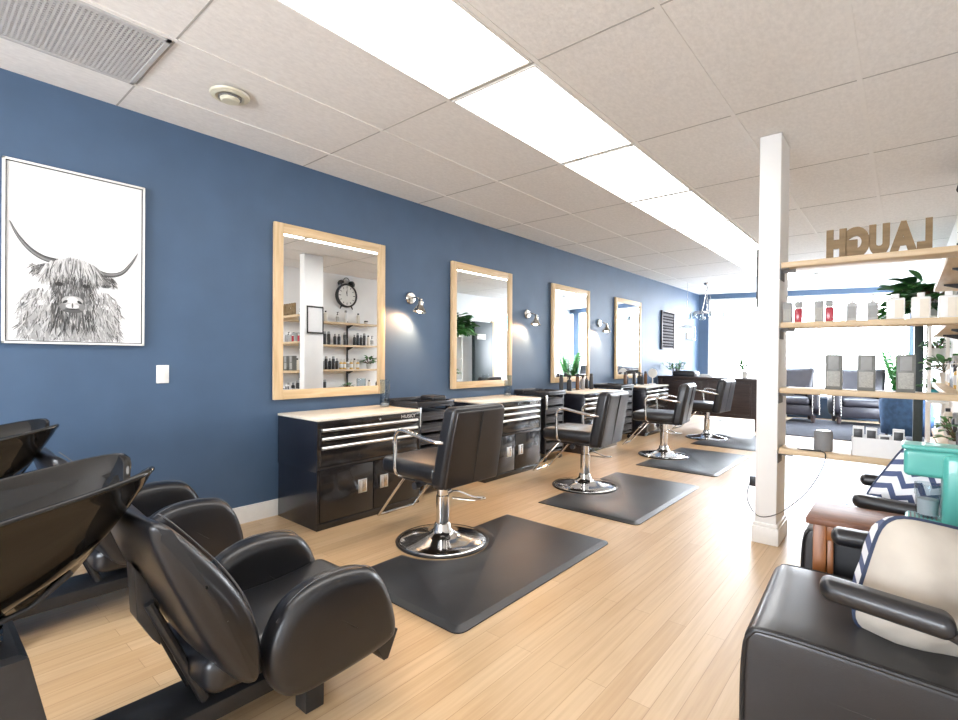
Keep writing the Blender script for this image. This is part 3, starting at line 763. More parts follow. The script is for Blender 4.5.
def station():
    r=root('shampoo_station','','shampoo station')
    MB().box(-.10,.10,-.25,1.12,.09,.145,.006).build('base_rail',M['matte_black'],r)
    p=MB(); p.loft([[(-.19,-.28,0),(.19,-.28,0),(.19,.34,0),(-.19,.34,0)],[(-.16,-.25,.12),(.16,-.25,.12),(.16,.28,.12),(-.16,.28,.12)],[(-.135,-.22,.495),(.135,-.22,.495),(.135,.205,.495),(-.135,.205,.495)],[(-.12,-.20,.505),(.12,-.20,.505),(.12,.19,.505),(-.12,.19,.505)]],True,True)
    p.build('pedestal',M['matte_black'],r,sharp=30)
    h=MB()
    prof=[(0,.50)]
    for k in range(6): prof+= [(.085,.503+k*.016),(.095,.511+k*.016)]
    prof+=[(.085,.60),(.07,.64),(0,.65)]
    h.lathe(prof,(0,.08,0),28); h.build('drain_collar',M['gloss_black'],r)
    basin_mesh().build('basin',M['gloss_black'],r,sharp=80)
    # bracket below basin
    MB().tube([(.04,.16,.56),(.04,.22,.575),(.04,.30,.64)],.008,8).build('basin_bracket',M['matte_black'],r)
    # back cushion
    back=[(.345,.785),(.375,.68),(.43,.545),(.50,.40),(.575,.28),(.63,.27),(.635,.39),(.595,.51),(.535,.61),(.47,.695),(.41,.765),(.375,.795)]
    def sh(x,y,z):
        t=max(0,(z-.45)/.36)
        return (x*(1-.10*t*t),y+.045+.025*(abs(x)/.29)**2,z-.012)
    bk=MB().pad(back,-.29,.29,.038,shift=sh,bulge=.010).build('backrest',M['leather'],r,sharp=60)
    st=MB()
    for off in (.222,.232):
        st.tube(smoothpath([sh(off,y+.004,z+.004) for y,z in ((.385,.800),(.415,.770),(.474,.70),(.54,.615),(.60,.512),(.64,.39))],5),.0016,5)
    st.build('stitching',M['stitch'],bk)
    arm=[(.70,.30),(.735,.40),(.79,.465),(.90,.495),(1.05,.485),(1.12,.445),(1.175,.34),(1.205,.205),(1.15,.17),(.95,.155),(.76,.155)]
    for sg in (-1,1):
        x0,x1=(.19,.305) if sg>0 else (-.305,-.19)
        a=MB().pad(arm,x0,x1,.045,bulge=.006).build('armrest',M['leather'],r,sharp=60)
        s2=MB(); s2.tube(smoothpath([(.262*sg,y,z+.003) for y,z in ((.745,.405),(.80,.46),(.90,.492),(1.04,.484),(1.11,.445),(1.165,.345))],5),.0016,5); s2.build('stitching',M['stitch'],a)
    MB().cushion((0,.88,.275),(.195,.30,.06),.045,fn=lambda x,y,z:(x,y,z+.12*max(0,(y-.9)/.3)**2*.35),n=6,bulge=.012).build('seat',M['leather'],r)
    MB().tube(smoothpath([(-.18,1.11,.30),(0,1.13,.315),(.18,1.11,.30)],4),.042,14).build('seat_roll',M['leather'],r)
    l=MB(); l.box(.10,.17,.90,.97,0,.20,.004); l.box(-.17,-.10,.90,.97,0,.20,.004); l.box(-.17,.17,.91,.96,.14,.18)
    l.build('leg',M['matte_black'],r)
    l=MB(); l.prism([(1.12,.165),(1.20,.21),(1.215,.20),(1.17,.11),(1.15,.11)],.20,.27,'x',.003); l.build('arm_foot',M['matte_black'],r)
    l=MB(); l.prism([(1.12,.165),(1.20,.21),(1.215,.20),(1.17,.11),(1.15,.11)],-.27,-.20,'x',.003); l.build('arm_foot',M['matte_black'],r)
    fl=MB(); fl.prism([(.435,.615),(.50,.53),(.505,.36),(.485,.385),(.445,.46)],-.02,.05,'x',.004); fl.build('headrest_flap',M['matte_black'],r)
    sp=MB(); sp.tube([(.06,.47,.50),(.06,.545,.33),(.06,.62,.15)],.014,10); sp.tube([(-.06,.47,.50),(-.06,.545,.33),(-.06,.62,.15)],.014,10); sp.build('recline_strut',M['matte_black'],r)
    return r
stn=station(); stn.location=(1.92,0,0); stn['label']='black shampoo basin and reclining chair nearest the camera'; stn['group']='shampoo stations'
dup(stn,(.70,.0,0),0,'black shampoo basin and chair beside the navy wall')

# ------------------------------------------------------------------ reception desk and things on it
r=root('reception_desk','dark wood reception desk in front of shop window','desk',(0,0,0))
d=MB(); d.box(.05,1.80,9.38,10.0,.845,.89,.006); d.build('top',M['desk'],r)
d=MB(); d.box(.08,1.74,9.44,9.465,.20,.845); d.build('front_panel',M['desk'],r)
for x0,x1 in ((.12,.84),(.92,1.64)):
    d=MB(); 
    for (a,b_,c_,e) in ((x0,x1,.79,.815),(x0,x1,.24,.265),(x0,x0+.025,.24,.815),(x1-.025,x1,.24,.815)): d.box(a,b_,9.425,9.441,c_,e,.004)
    d.build('panel_moulding',M['desk'],r)
for x in (.06,1.70):
    for y in (9.40,9.90): B(x,x+.07,y,y+.07,0,.845,.004).build('leg',M['desk'],r)
B(.07,.10,9.44,9.95,.2,.845).build('side_panel',M['desk'],r); B(1.72,1.75,9.44,9.95,.2,.845).build('side_panel',M['desk'],r)

def leaf_blade(mb,base,tip,w,m,droop=.0,n=5):
    a=Vector(base); b_=Vector(tip); t=(b_-a); s=t.cross(Vector((0,0,1)))
    if s.length<1e-4: s=Vector((1,0,0))
    s.normalize(); V=[];F=[]
    for i in range(n+1):
        q=i/n; p=a+t*q+Vector((0,0,-droop*q*q)); ww=w*math.sin(PI*min(1,.08+q*.92))**.8
        fold=Vector((0,0,ww*.35))
        V+= [tuple(p+s*ww+fold),tuple(p),tuple(p-s*ww+fold)]
    for i in range(n):
        for k in (0,1): F.append((3*i+k,3*i+k+1,3*i+3+k+1,3*i+3+k))
    mb.add(V,F,m)
def pot_plant(name,label,loc,pr,ph,kind,size,count,mats,potm,seed,grp=None,cat='plant'):
    rr=random.Random(seed); r=root(name,label,cat,loc,0,grp)
    MB().lathe([(0,0),(pr*.75,0),(pr,ph),(pr*.93,ph),(pr*.88,ph*.9),(0,ph*.9)],seg=24).build('pot',potm,r)
    MB().lathe([(0,ph*.88),(pr*.86,ph*.88),(pr*.86,ph*.905),(0,ph*.91)],seg=20).build('soil',M['soil'],r)
    lf=MB(); stm=MB()
    for i in range(count):
        az=rr.uniform(0,2*PI); el=rr.uniform(1.30,1.52) if kind=='palm' else rr.uniform(.25,1.35) if kind!='trail' else rr.uniform(-.25,1.1)
        L=size*rr.uniform(.5,1)
        b0=Vector((math.cos(az)*pr*.3,math.sin(az)*pr*.3,ph*.9))
        d_=Vector((math.cos(az)*math.cos(el),math.sin(az)*math.cos(el),math.sin(el)))
        if kind=='palm':
            P=[tuple(b0+d_*L*t+Vector((0,0,-.20*L*t*t))) for t in (0,.2,.4,.6,.8,1)]
            stm.tube(P,.004,5)
            for t in range(2,12):
                q=t/12; p=b0+d_*L*q+Vector((0,0,-.20*L*q*q)); sd=d_.cross(Vector((0,0,1))).normalized()
                for s in (-1,1): leaf_blade(lf,p,p+(sd*s*.8+d_*.7)*L*.20*(1-q*.45)+Vector((0,0,-.02)),.026,rr.choice(mats),.04,4)
        elif kind=='sprig':
            P=[tuple(b0+d_*L*t) for t in (0,.5,1)]; stm.tube(P,.0025,5)
            for t in range(3,8):
                p=b0+d_*L*t/7; leaf_blade(lf,p,p+Vector((rr.uniform(-1,1),rr.uniform(-1,1),rr.uniform(-.3,1))).normalized()*size*.26,.018,rr.choice(mats),.01,4)
        else:
            e=b0+d_*L*.6+Vector((0,0,-.1*L if kind=='trail' else 0)); stm.tube([tuple(b0),tuple((b0+e)/2+Vector((0,0,.03*size))),tuple(e)],.003,5)
            dd=Vector((d_.x+rr.uniform(-.5,.5),d_.y+rr.uniform(-.5,.5),d_.z*.3+rr.uniform(-.5,.2))).normalized()
            leaf_blade(lf,e,e+dd*size*rr.uniform(.28,.48),size*rr.uniform(.09,.15),rr.choice(mats),.05*size,5)
    stm.build('stems',M['stem'],r); lf.build('foliage',None,r,sharp=180)
    return r
G=[M['leaf'],M['leaf2'],M['leafdark']]
pot_plant('potted_plant','small leafy sprig in white pot on reception desk',(1.50,9.60,.8905),.05,.11,'sprig',.26,18,[M['leaf2'],M['leaf']],M['pot'],3)
pot_plant('potted_plant','small green plant at left end of reception desk',(.20,9.86,.8905),.05,.08,'sprig',.26,22,[M['leaf2']],M['pot'],4)
r=root('receipt_printer','black desktop printer at left end of reception desk','printer',(.50,9.62,.8905))
B(-.20,.20,-.15,.15,0,.09,.02).build('body',M['black_plastic'],r); B(-.16,.16,-.12,.12,.09,.105,.008).build('lid',M['matte_black'],r)
r=root('card_tray','white paper tray beside the printer on reception desk','tray',(.86,9.66,.8905))
B(-.11,.11,-.09,.09,0,.012,.003).build('base',M['white'],r); B(-.10,.10,-.08,.08,.0125,.045,.004).build('paper_stack',M['paper'],r)
r=root('desk_mirror','round white vanity mirror standing on fourth cabinet by the desk','mirror',(.30,8.34+.16,.772))
MB().lathe([(0,0),(.06,0),(.055,.012),(.01,.016),(.008,.12)],seg=20).build('stand',M['white'],r)
MB().lathe([(0,-.008),(.075,-.008),(.08,0),(.075,.008),(0,.008)],(0,0,.19),24,axis='y').build('head',M['white'],r)
# framed sign on the left wall
r=root('wall_sign','dark framed board of lettering on left wall past the mirrors','sign',(0,9.98,1.775))
B(.004,.028,-.34,.34,-.375,.375,.004).build('board',M['chalk'],r)
fr=MB()
for (y0,y1,z0,z1) in ((-.345,.345,.36,.38),(-.345,.345,-.38,-.36),(-.345,-.325,-.38,.38),(.325,.345,-.38,.38)): fr.box(.004,.036,y0,y1,z0,z1,.002)
fr.build('frame',M['desk'],r)
tx=MB(); zz=.32
while zz>-.33:
    h=rnd.choice((.02,.03,.04)); y=-.28
    while y<.27:
        wd=rnd.uniform(.02,.055)
        tx.box(.0275,.0292,y,min(.29,y+wd),zz-h,zz); y+=wd+.015
    zz-=h+.03
tx.build('lettering',M['dpaint'],r)
# chandelier
r=root('chandelier','wire chandelier with clear glass shades over reception desk','chandelier',(.68,10.22,0))
MB().lathe([(0,H-.0015),(.06,H-.0015),(.055,H-.03),(.012,H-.04),(.012,H-.06)],seg=24).build('canopy',M['nickel'],r)
s=MB(); s.tube([(0,0,H-.05),(-.06,0,2.28),(-.10,0,2.12)],.006,6); s.tube([(0,0,H-.05),(.09,.0,2.30)],.004,6); s.tube([(0,0,H-.05),(0,0,2.12)],.006,6); s.build('stem',M['nickel'],r)
MB().tube([(.30*math.cos(2*PI*k/32),.30*math.sin(2*PI*k/32),2.12) for k in range(32)],.007,6,closed=True).build('ring',M['nickel'],r)
s=MB(); s.tube([(-.30,0,2.12),(.30,0,2.12)],.006,6); s.tube([(0,-.30,2.12),(0,.30,2.12)],.006,6); s.build('cross_arm',M['nickel'],r)
for k in range(6):
    a=2*PI*k/6; x,y=.30*math.cos(a),.30*math.sin(a)
    o=MB().lathe([(.02,2.11),(.045,2.07),(.05,1.99),(.047,1.99),(.042,2.068),(.015,2.105)],(x,y,0),16,cap=False).build('glass_shade',M['glass'],r)
    MB().lathe([(0,2.12),(.014,2.12),(.014,2.08),(.02,2.05),(.012,2.02),(0,2.015)],(x,y,0),12).build('bulb',M['white'],o)
r=root('wire_lantern','rectangular wire lantern hanging left of the chandelier','lantern',(.40,9.95,0))
s=MB(); s.tube([(0,0,H),(0,0,1.86)],.003,6); s.build('cable',M['nickel'],r)
s=MB()
for z_ in (1.58,1.83):
    s.tube([(-.13,-.08,z_),(.13,-.08,z_),(.13,.08,z_),(-.13,.08,z_)],.006,6,closed=True)
for x in (-.13,.13):
    for y in (-.08,.08): s.tube([(x,y,1.58),(x,y,1.83),(0,0,1.87)],.005,6)
s.build('wire_frame',M['nickel'],r)
MB().lathe([(0,1.60),(.03,1.60),(.03,1.72),(0,1.725)],seg=14).build('candle',M['white'],r)

# ------------------------------------------------------------------ lounge by the window
tag(B(1.85,3.93,9.35,12.2,.0005,.012,.003).build('area_rug',M['rug']),'dark grey area rug under the armchairs by the window','rug')
def wing_chair():
    r=root('wing_armchair','','armchair')   # faces -y
    MB().cushion((0,.03,.40),(.27,.30,.075),.05,n=5,bulge=.02).build('seat_cushion',M['wingleather'],r)
    B(-.32,.32,-.27,.33,.13,.33,.02).build('seat_base',M['wingleather'],r)
    def bend(x,y,z):
        t=max(0,(z-.55)/.45); return (x*(1+.12*t*t),y+.20*t-.10*t*(abs(x)/.37)**2,z+.06*t*(abs(x)/.37)**2)
    MB().cushion((0,.31,.68),(.345,.07,.33),.055,fn=bend,n=8,bulge=.02).build('backrest',M['wingleather'],r)
    for sg in (-1,1):
        a=MB(); a.pad([(-.32,.14),(-.30,.50),(-.27,.60),(-.18,.635),(.30,.66),(.34,.60),(.34,.14)],*( (.275,.40) if sg>0 else (-.40,-.275)),.045)
        o=a.build('armrest',M['wingleather'],r,sharp=60)
        n_=MB()
        for xx in (.292,.385):
            for k in range(16): n_.lathe([(0,-.004),(.008,0),(.008,.002),(0,.003)],(xx*sg,-.318+.018*(k/15),.17+.027*k),8,axis='y')
        n_.build('nailheads',M['nickel'],o)
    for sx in (-1,1):
        for y in (-.25,.27): MB().lathe([(.022,0),(.034,.06),(.028,.09),(.036,.135)],(.31*sx,y,0),14).build('leg',M['desk'],r)
    return r
wc=wing_chair(); wc.scale=(1.2,1.1,1.0); wc.location=(2.98,11.92,.0125); wc.rotation_euler=(0,0,ANG-.02); wc['label']='charcoal leather wing armchair by window, beside the blue chair'; wc['group']='leather wing armchairs by the window'
dup(wc,(1.86,11.66,.0125),ANG-.02,'charcoal leather wing armchair by window, partly behind the white pillar')
# blue tub chair seen from behind
r=root('tub_chair','blue velvet tub armchair on rug with its back to camera','armchair',(3.64,10.05,.0125),-.25); r.scale=(.80,.80,.98)
t=MB(); n=28; rings=[]
for (rs,zf) in ((1.0,0),(1.02,.3),(1.06,.62),(1.10,.92),(1.10,1.0),(1.04,1.05),(.92,1.0),(.88,.9),(.86,.4)):
    ring=[]
    for k in range(n+1):
        a=-PI*.08-PI*(1-.16)*k/n*1.0
        a=PI*.10+ (-PI*1.20)*k/n
        ht=.40+.22*max(0,math.sin(-a))**.8
        ring.append((.37*rs*math.cos(a),.36*rs*math.sin(a),.09+ht*zf))
    rings.append(ring)
t.loft(rings,False,False); 
tb=t.build('shell',M['velvet'],r,sharp=60); sm=tb.modifiers.new('thick','SOLIDIFY'); sm.thickness=.02; sm.offset=0
P=[]
for k in range(n+1):
    a=PI*.02+(-PI*1.04)*k/n; ht=.40+.22*max(0,math.sin(-a))**.8; P.append((.37*1.02*math.cos(a),.36*1.02*math.sin(a),.09+ht*1.02))
MB().tube(P,[.02+.035*max(0,math.sin(PI*k/n)) for k in range(n+1)],12).build('top_roll',M['velvetdark'],r)
MB().cushion((0,.05,.31),(.29,.33,.09),.06,n=5,bulge=.02).build('seat',M['velvet'],r)
for x in (-.24,.24):
    for y in (-.22,.26): MB().lathe([(.015,0),(.025,.13)],(x,y,0),12).build('leg',M['desk'],r)
pot_plant('potted_palm','tall green palm in grey pot at right corner of the window',(3.60,12.32,.0005),.13,.36,'palm',1.45,46,[M['leaf'],M['leaf2']],M['potgrey'],11)

# dark partition and plant stand by the right wall
r=root('partition_panel','dark slate partition panel with pale wood end post by right wall','partition',(0,0,0))
B(3.70,3.79,8.35,8.98,.06,2.06,.003).build('panel',M['dteal'],r)
B(3.715,3.775,8.98,9.07,0,2.10,.004).build('end_post',M['pine'],r)
B(3.71,3.78,8.33,8.98,0,.06,.003).build('foot',M['dteal'],r)
pl=B(3.690,3.7005,8.42,8.72,1.66,1.78,.003).build('notice',M['paper'],r)
x=MB()
for k in range(3): x.box(3.6892,3.6905,8.46,8.68-.05*k,1.745-.035*k,1.755-.035*k)
x.build('notice_lines',M['graybox'],pl)
r=root('plant_stand','white open plant stand beside the right wall','plant stand',(0,0,0))
for y in (7.45,8.05):
    for x in (3.82,3.965): B(x-.015,x+.015,y-.015,y+.015,0,1.72,.003).build('post',M['trim'],r)
for z_ in (.25,.75,1.22,1.70): B(3.80,3.985,7.43,8.07,z_,z_+.022,.003).build('shelf',M['trim'],r)
pot_plant('trailing_plant','large leafy green pothos on top of white plant stand',(3.87,7.78,1.7225),.13,.18,'trail',.62,190,G,M['pot'],21)
pot_plant('potted_fern','bushy green plant on third tier of white plant stand',(3.89,7.62,1.2425),.07,.12,'bush',.2,40,G,M['pot'],22)
pot_plant('potted_fern','leafy plant on second tier of white plant stand',(3.89,7.85,.7725),.07,.12,'bush',.2,40,G,M['awning'],23)

# ------------------------------------------------------------------ shelves between pillar and right wall
SZ=[.61,1.0,1.42,1.805]
words=['lowest','second lowest','second highest','highest']
for i,z_ in enumerate(SZ):
    r=root('wood_shelf','%s light wood shelf between white pillar and right wall'%words[i],'shelf',(0,0,0),0,'open shelves beside the pillar')
    B(PX1+.012,XR-.003,3.70,3.90,z_,z_+.034,.003).build('board',M['shelfwood'],r)
    bk=MB(); bk.box(PX1+.001,PX1+.006,3.72,3.86,z_-.07,z_+.0); bk.box(PX1+.001,PX1+.08,3.78,3.80,z_-.022,z_-.0015,.002); bk.box(PX1+.001,PX1+.05,3.72,3.86,z_-.006,z_-.0008)
    bk.build('bracket',M['ventdark'],r)
    z2=z_
    r=root('wood_shelf','%s light wood shelf on right wall under the clock'%words[i],'shelf',(0,0,0),0,'long shelves on the right wall')
    B(3.79,XR-.022,3.95,5.75,z2,z2+.034,.003).build('board',M['shelfwoody'],r)
    for y in (4.33,5.22): 
        bk=MB(); bk.prism([(XR-.0215,z2-.0008),(3.83,z2-.0008),(3.83,z2-.012),(XR-.0215,z2-.06)],y-.006,y+.006,'y'); bk.build('bracket',M['matte_black'],r)
for y,lab in ((4.33,'black slotted shelf standard on right wall, nearer the camera'),(5.22,'black slotted shelf standard on right wall below the clock')):
    tag(B(XR-.021,XR-.001,y-.0125,y+.0125,.15,1.88,.001).build('shelf_standard',M['matte_black']),lab,'shelf support','shelf standards on right wall')

# LAUGH sign, its back turned to the camera
r=root('word_sign','brown wooden LAUGH letters standing on highest shelf, seen from behind','sign',(3.475,3.80,SZ[3]+.0345))
wx=[('L',.205),('A',.09),('U',.015),('G',-.095),('H',-.205)]
for ch,xx in wx:
    pass
lx=.245
for ch,wd in (('L',.055),('A',.115),('U',.085),('G',.105),('H',.09)):
    o=textmesh('letter',ch,.255,.011,M['letter'],r,(lx,0,.002),(PI/2,0,PI),.021,'LEFT')
    xsv=[v.co.x for v in o.data.vertices]; x0,x1=min(xsv),max(xsv); zs=[v.co.y for v in o.data.vertices]; z0,z1=min(zs),max(zs)
    for v in o.data.vertices:
        v.co.x=(v.co.x-x0)/(x1-x0)*(wd+.012); v.co.y=(v.co.y-z0)/(z1-z0)*.185
    lx-=wd+.008
h_=MB()
for xx in (.232,-.205): h_.lathe([(0,.0112),(.005,.0112),(.005,.012),(0,.012)],(xx,0,.165),10,axis='y')
# products on the pillar shelves -------------------------------------------------
def at_shelf(i): return SZ[i]+.0345
def red_set():
    r=root('boxed_serum','','product')
    c=B(-.035,.012,-.02,.025,0,.135,.002).build('carton',M['silverbox'],r)
    B(-.033,.010,-.0212,-.0199,.012,.09).build('label_panel',M['label'],c)
    return r
def red_bottle():
    r=root('red_bottle','','bottle')
    B(-.021,.021,-.018,.018,.0,.088,.005).build('body',M['red'],r)
    B(-.014,.014,-.012,.012,.088,.098,.002).build('neck',M['white'],r); B(-.019,.019,-.016,.016,.098,.135,.003).build('cap',M['silverbox'],r)
    return r
a=red_set(); b_=red_bottle()
a.location=(3.035,3.79,at_shelf(2)); a['label']='silver carton next to red bottle, right beside the pillar'; a['group']='cartons with red bottles'
b_.location=(3.083,3.78,at_shelf(2)); b_['label']='red bottle nearest the white pillar on second highest shelf'; b_['group']='red bottles on shelf'
dup(a,(3.205,3.79,at_shelf(2)),0,'silver carton next to the red bottle farther from pillar'); dup(b_,(3.248,3.78,at_shelf(2)),0,'red bottle farther from the pillar on second highest shelf')
pb=pump_bottle(.026,.11,M['frost'],M['white'],M['silverbox'],True); 
pb.location=(3.36,3.79,at_shelf(2)); pb['label']='clear pump bottle on second highest shelf, nearer the red bottles'; pb['group']='clear pump bottles'
dup(pb,(3.46,3.79,at_shelf(2)),0,'clear pump bottle on second highest shelf, nearer the cream bottles')
def cream_bottle():
    r=root('cream_bottle','','bottle')
    B(-.042,.042,-.026,.026,0,.125,.007).build('body',M['white'],r)
    B(-.004,.036,-.0275,-.0255,.01,.112).build('label_panel',M['cream'],r)
    B(-.016,.016,-.014,.014,.125,.15,.003).build('cap',M['white'],r)
    return r
cbt=cream_bottle()
for i,(x,lab) in enumerate(((3.565,'square cream bottle beside the clear pump bottles'),(3.675,'middle square cream bottle on second highest shelf'),(3.79,'square cream bottle closest to the right wall'))):
    if i==0: cbt.location=(x,3.79,at_shelf(2)); cbt['label']=lab; cbt['group']='square cream bottles on shelf'
    else: dup(cbt,(x,3.79,at_shelf(2)),0,lab)
def tall_box():
    r=root('hair_product_box','','box')
    c=B(-.042,.042,-.035,.035,0,.215,.002).build('carton',M['graybox'],r)
    B(-.034,.034,-.0365,-.0345,.02,.112,.001).build('label_panel',M['label'],c); B(-.026,.026,-.0362,-.0345,.125,.205,.001).build('window_panel',M['silverbox'],c)
    return r
tb=tall_box()
for i,(x,lab) in enumerate(((3.275,'tall grey product box on second lowest shelf, nearest the pillar'),(3.435,'middle tall grey product box on second lowest shelf'),(3.615,'tall grey product box on second lowest shelf, farthest from pillar'))):
    if i==0: tb.location=(x,3.79,at_shelf(1)); tb['label']=lab; tb['group']='tall grey boxes on shelf'
    else: dup(tb,(x,3.79,at_shelf(1)),0,lab)
spk=r=root('smart_speaker','grey fabric cylinder speaker on lowest shelf beside pillar','speaker',(3.225,3.80,at_shelf(0)))
MB().lathe([(0,0),(.045,0),(.05,.006),(.05,.115),(.044,.124),(0,.125)],seg=32).build('body',M['speaker'],r)
MB().lathe([(0,.1245),(.036,.1245),(.036,.127),(0,.127)],seg=28).build('top_ring',M['nickel'],r)
cz=at_shelf(0)
cd=MB(); P=[(3.22,3.745,cz+.006),(3.12,3.735,cz+.004),(3.10,3.72,cz+.006),(3.16,3.71,cz+.005),(3.23,3.70,cz+.006),(3.248,3.688,cz-.015),(3.23,3.665,.54),(3.16,3.665,.40),(3.07,3.665,.29),(2.99,3.665,.22),(2.91,3.665,.19),(2.86,3.665,.22),(2.82,3.69,.30),(2.815,3.80,.38)]
cd.tube([(a-3.225,b_-3.80,c_-cz) for a,b_,c_ in smoothpath(P,6)],.0032,6)
cd.build('power_cord',M['cord'],spk)
r=root('power_outlet','white wall outlet with black plug low on the pillar','outlet',(PX0,3.80,.40))
B(-.006,-.0005,-.035,.035,-.057,.057,.002).build('plate',M['white'],r); B(-.045,-.0062,-.025,.025,-.045,.02,.005).build('plug',M['black_plastic'],r)
r=root('display_tray','white display box of small packages on lowest shelf','display box',(3.495,3.80,at_shelf(0)))
d=MB(); d.box(-.125,.125,-.055,-.050,0,.11,.001); d.box(-.125,.125,.050,.055,0,.12,.001); d.box(-.125,-.120,-.055,.055,0,.11); d.box(.120,.125,-.055,.055,0,.11); d.box(-.12,.12,-.05,.05,.085,.09); d.box(-.12,.12,-.05,.05,0,.004)
d.build('tray',M['paper'],r)
for i,(x,h,lab) in enumerate(((-.095,.082,'small framed black package at left in the white display box'),(-.032,.078,'small black package second from left in the white display box'),(.030,.040,'short black package third from left in the white display box'),(.092,.080,'small framed black package at right in the white display box'))):
    r=root('small_package',lab,'package',(3.495+x,3.80,at_shelf(0)+.0905),0,'black packages in the white display box')
    B(-.027,.027,-.018,.018,0,h,.002).build('carton',M['paper'],r); B(-.021,.021,-.0192,-.0178,.004,h-.016 if h>.06 else h-.008,.0005).build('front_print',M['blackcard'],r)

# products on the right wall shelves ------------------------------------------------
wp=[pump_bottle(.028,.13,M['white'],M['black_plastic'],M['label']),spray_can(M['white'],M['silverbox']),spray_can(M['blackcard'],M['silverbox']),pump_bottle(.03,.12,M['amber'],M['white'],M['paper'])]
def jar(mb,mc):
    r=root('styling_jar','','jar'); MB().lathe([(0,0),(.034,0),(.035,.004),(.035,.04)],seg=18).build('body',mb,r); MB().lathe([(.0365,.04),(.0365,.06),(.034,.063),(0,.063)],seg=18).build('lid',mc,r); return r
wp+= [jar(M['cream'],M['black_plastic']),bottle('shampoo_bottle',.03,.16,.014,0,M['cream'],M['white']),bottle('shampoo_bottle',.028,.15,.013,0,M['blackcard'],M['white'])]
for o,mc in ((wp[5],M['black_plastic']),(wp[6],M['silverbox'])):
    MB().lathe([(.016,.152),(.016,.185),(0,.187)],seg=14).build('cap',mc,o)
wl=['white pump bottle with black pump','white aerosol can','black aerosol can','amber pump bottle','cream jar with black lid','cream shampoo bottle with black cap','black shampoo bottle with silver cap']
rows={3:[(0,4.25),(4,4.5),(5,4.72),(0,4.95),(1,5.12),(5,5.38),(4,5.55)],
      2:[(0,4.05),(0,4.14),(5,4.22),(1,4.42),(1,4.50),(2,4.70),(2,4.78),(6,4.90),(6,4.98),(2,5.10),(6,5.30),(2,5.37),(6,5.44),(2,5.51),(5,5.60),(0,5.68)],
      1:[(0,4.03),(1,4.11),(5,4.20),(5,4.28),(3,4.56),(6,4.66),(2,4.73),(6,4.80),(2,4.87),(6,4.94),(3,5.02),(3,5.09),(0,5.16),(3,5.23),(5,5.30),(3,5.37)],
      0:[(6,4.05),(6,4.13),(2,4.21),(6,4.29),(6,4.62),(2,4.70),(4,4.94),(4,5.02),(4,5.31),(4,5.39),(5,5.62)]}
for si,row in rows.items():
    for k,y in row:
        put(k,(3.885,y,at_shelf(si)),PI/2 if 0 else 0,wl[k]+' on the %s right-wall shelf'%words[si],wl[k]+' on %s right-wall shelf'%words[si],wp)
pot_plant('potted_plant','leafy plant in white pot at far end of second lowest wall shelf',(3.885,5.62,at_shelf(1)),.06,.09,'bush',.24,36,G,M['pot'],31)
pot_plant('succulent','cluster of pale succulents on lowest wall shelf',(3.885,4.44,at_shelf(0)),.06,.06,'bush',.17,36,[M['leaf2'],M['leaf']],M['pot'],32)
pot_plant('succulent','small succulent on lowest wall shelf nearer the window',(3.885,5.16,at_shelf(0)),.05,.06,'bush',.15,30,[M['leaf2'],M['leaf']],M['pot'],33)

# twin-bell wall clock
r=root('wall_clock','black twin-bell alarm clock shaped wall clock above shelves','clock',(XR,5.18,2.33),0)
MB().lathe([(0,-.002),(.20,-.002),(.21,-.03),(.21,-.075),(.195,-.085),(.18,-.078),(.18,-.06),(0,-.06)],seg=48,axis='x').build('case',M['matte_black'],r)
fc=MB().lathe([(0,-.064),(.18,-.064),(.18,-.060),(0,-.060)],seg=48,axis='x').build('dial',M['clockface'],r)
m=MB()
for k in range(12):
    a=2*PI*k/12; l=.03 if k%3 else .045
    t=bmesh.new(); bmesh.ops.create_cube(t,size=1); bmesh.ops.scale(t,vec=(.002,.010,l),verts=t.verts); bmesh.ops.translate(t,vec=(-.0655,0,.145),verts=t.verts); m.merge(t,None,Matrix.Rotation(a,4,'X'))
m.build('hour_marks',M['matte_black'],fc)
m=MB()
for a,l,wd in ((.0,.12,.007),(.22,.085,.010)):
    t=bmesh.new(); bmesh.ops.create_cube(t,size=1); bmesh.ops.scale(t,vec=(.003,wd,l),verts=t.verts); bmesh.ops.translate(t,vec=(-.068,0,l/2-.01),verts=t.verts); m.merge(t,None,Matrix.Rotation(a,4,'X'))
m.build('hands',M['matte_black'],fc)
for s in (-1,1):
    m=MB(); m.lathe([(0,.065),(.03,.058),(.055,.035),(.062,0),(.058,0),(0,.02)],seg=24); o=m.build('bell',M['matte_black'],r,(-.045,.105*s,.205),(-.5*s,0,0))
    MB().lathe([(.008,-.045),(.008,.0)],seg=10).build('bell_post',M['matte_black'],o)
MB().tube(smoothpath([(-.045,-.06,.265),(-.045,-.04,.30),(-.045,.0,.315),(-.045,.04,.30),(-.045,.06,.265)],5),.007,8).build('handle',M['matte_black'],r)
for s in (-1,1): MB().tube([(-.045,.10*s,-.18),(-.045,.13*s,-.235)],[.014,.008],10).build('foot',M['matte_black'],r)

# framed sheet on the pillar side facing the mirrors
r=root('framed_notice','black framed white sheet on pillar side facing the mirrors','picture',(PX0,3.895,1.76))
fr=MB()
for (y0,y1,z0,z1) in ((-.13,.13,.175,.195),(-.13,.13,-.195,-.175),(-.13,-.115,-.195,.195),(.115,.13,-.195,.195)): fr.box(-.018,-.001,y0,y1,z0,z1,.001)
fr.build('frame',M['matte_black'],r); B(-.010,-.002,-.117,.117,-.177,.177).build('sheet',M['paper'],r)

